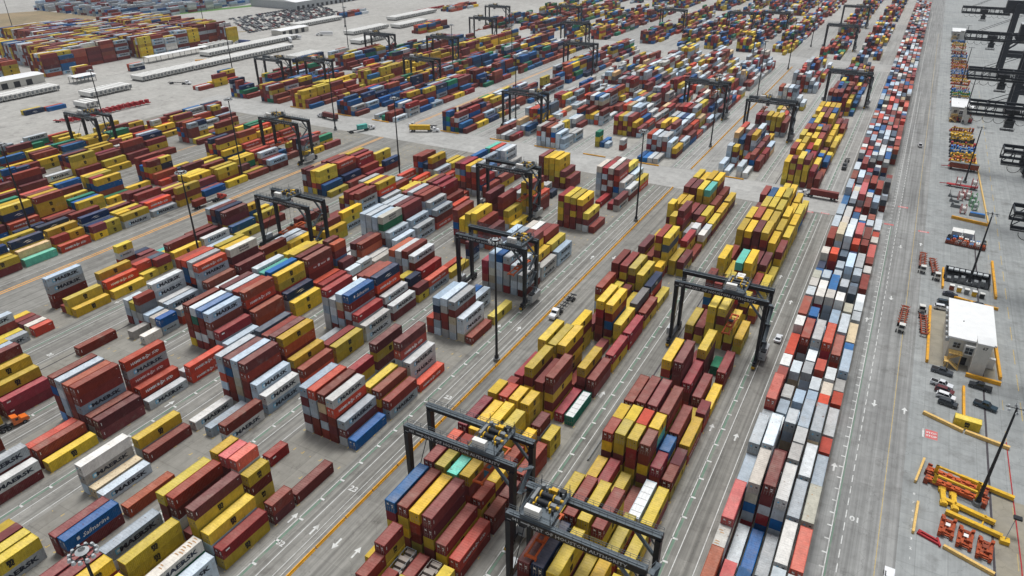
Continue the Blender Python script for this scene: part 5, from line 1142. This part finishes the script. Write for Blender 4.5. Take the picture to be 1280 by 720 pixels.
CN = {CARC[0]:'white',CARC[1]:'silver',CARC[2]:'black',CARC[3]:'dark grey',CARC[4]:'navy',CARC[5]:'grey',CARC[6]:'red',CARC[7]:'blue grey'}
n = 0
for r_ in range(11):
    for i in range(34):
        if random.random() < .22 or n >= 290: continue
        c = random.choice(CARC); o = link('parked_car', pro[c], None, (-622-r_*9.5+random.uniform(-.4,.4), 560+i*4.6+r_*6, 0), math.pi/2+random.uniform(-.06,.06))
        tag(o, f'tiny {CN[c]} car in the crowded far car park beside the green verge', 'car', f'{CN[c]} cars in the far car park'); n += 1
MR = make = None
mb = MB(); mb.box(-6.5,-.5,.9,6.5,.5,1.3); mb.box(-6.5,-1.2,1.,-5.9,1.2,1.4); mb.box(5.9,-1.2,1.,6.5,1.2,1.4)
for xx in (-4.5,-3.2):
    for s in (-1,1): mb.cyl((xx,s*.6,.5),(xx,s*1.15,.5),.5,n=10,mi=1)
mb.box(3.2,-1.1,.9,5.4,1.1,3.2,0)
cm = mb.mesh('chassis_frame',[M['red'],M['black']])
for i in range(16): tag(link('empty_chassis', cm, None, (-455-random.uniform(0,2),252+i*3.6,0), .35), 'red skeletal trailer chassis in the slanted row beside the far gantry crane', 'trailer chassis', 'red trailer chassis rows')
for i in range(14): tag(link('empty_chassis', cm, None, (-560-random.uniform(0,2),780+i*3.8,0), .2), 'red trailer chassis in the far row near the top edge', 'trailer chassis', 'far red trailer chassis')
for i,(x,y,rgb,nm) in enumerate(((-545,540,(222,224,226),'white'),(-552,556,(222,224,226),'white'),(-575,508,(40,70,130),'blue'),(-540,585,(222,224,226),'white'),(-530,420,(226,160,40),'yellow'),(-598,476,(120,30,34),'maroon'))):
    t = thing('box_lorry', f'{nm} box lorry crossing the open ground, {ORD[i]} of the scattered lorries by the car park', 'lorry', (x,y,0), .9+.4*i); tractor(t,(226,228,230),5.,True); b = MB(); b.box(-1.25,-8,1.1,1.25,4.6,4.0); part('cargo_box', b, car_paint(rgb), t)
# far ground: verge, canal, outer road
def poly_sheet(name, pts, z, m):
    me = bpy.data.meshes.new(name); me.from_pydata([(x,y,z) for x,y in pts],[],[tuple(range(len(pts)))]); me.materials.append(m); return tag(link(name, me), kind='structure')
poly_sheet('green_verge', [(-826,600),(-811,600),(-768,800),(-786,800)], .006, M['grass'])
poly_sheet('outer_road', [(-846,590),(-830,590),(-790,800),(-812,800)], .006, M['cross'])
poly_sheet('canal_water', [(-868,560),(-853,560),(-838,640),(-852,640)], .01, M['water'])
poly_sheet('bare_earth', [(-880,300),(-860,560),(-990,560),(-1100,300)], .005, M['dirt'])
poly_sheet('earth_strip', [(-700,520),(-640,545),(-600,640),(-640,560),(-720,540)], .005, M['dirt'])
add_trucks()
hz = MB(); hz.box(-1700,-60,-1.2,420,1900,130); ho = link('haze', hz.mesh('haze',[])); tag(ho, kind='stuff')
hm = bpy.data.materials.new('haze_air'); hm.use_nodes = True; hn = hm.node_tree; hn.nodes.remove(hn.nodes['Principled BSDF'])
pv = hn.nodes.new('ShaderNodeVolumePrincipled'); pv.inputs['Color'].default_value = (.88,.93,1,1); pv.inputs['Density'].default_value = .00008; pv.inputs['Anisotropy'].default_value = .2
hn.links.new(pv.outputs[0], hn.nodes['Material Output'].inputs['Volume']); ho.data.materials.append(hm)
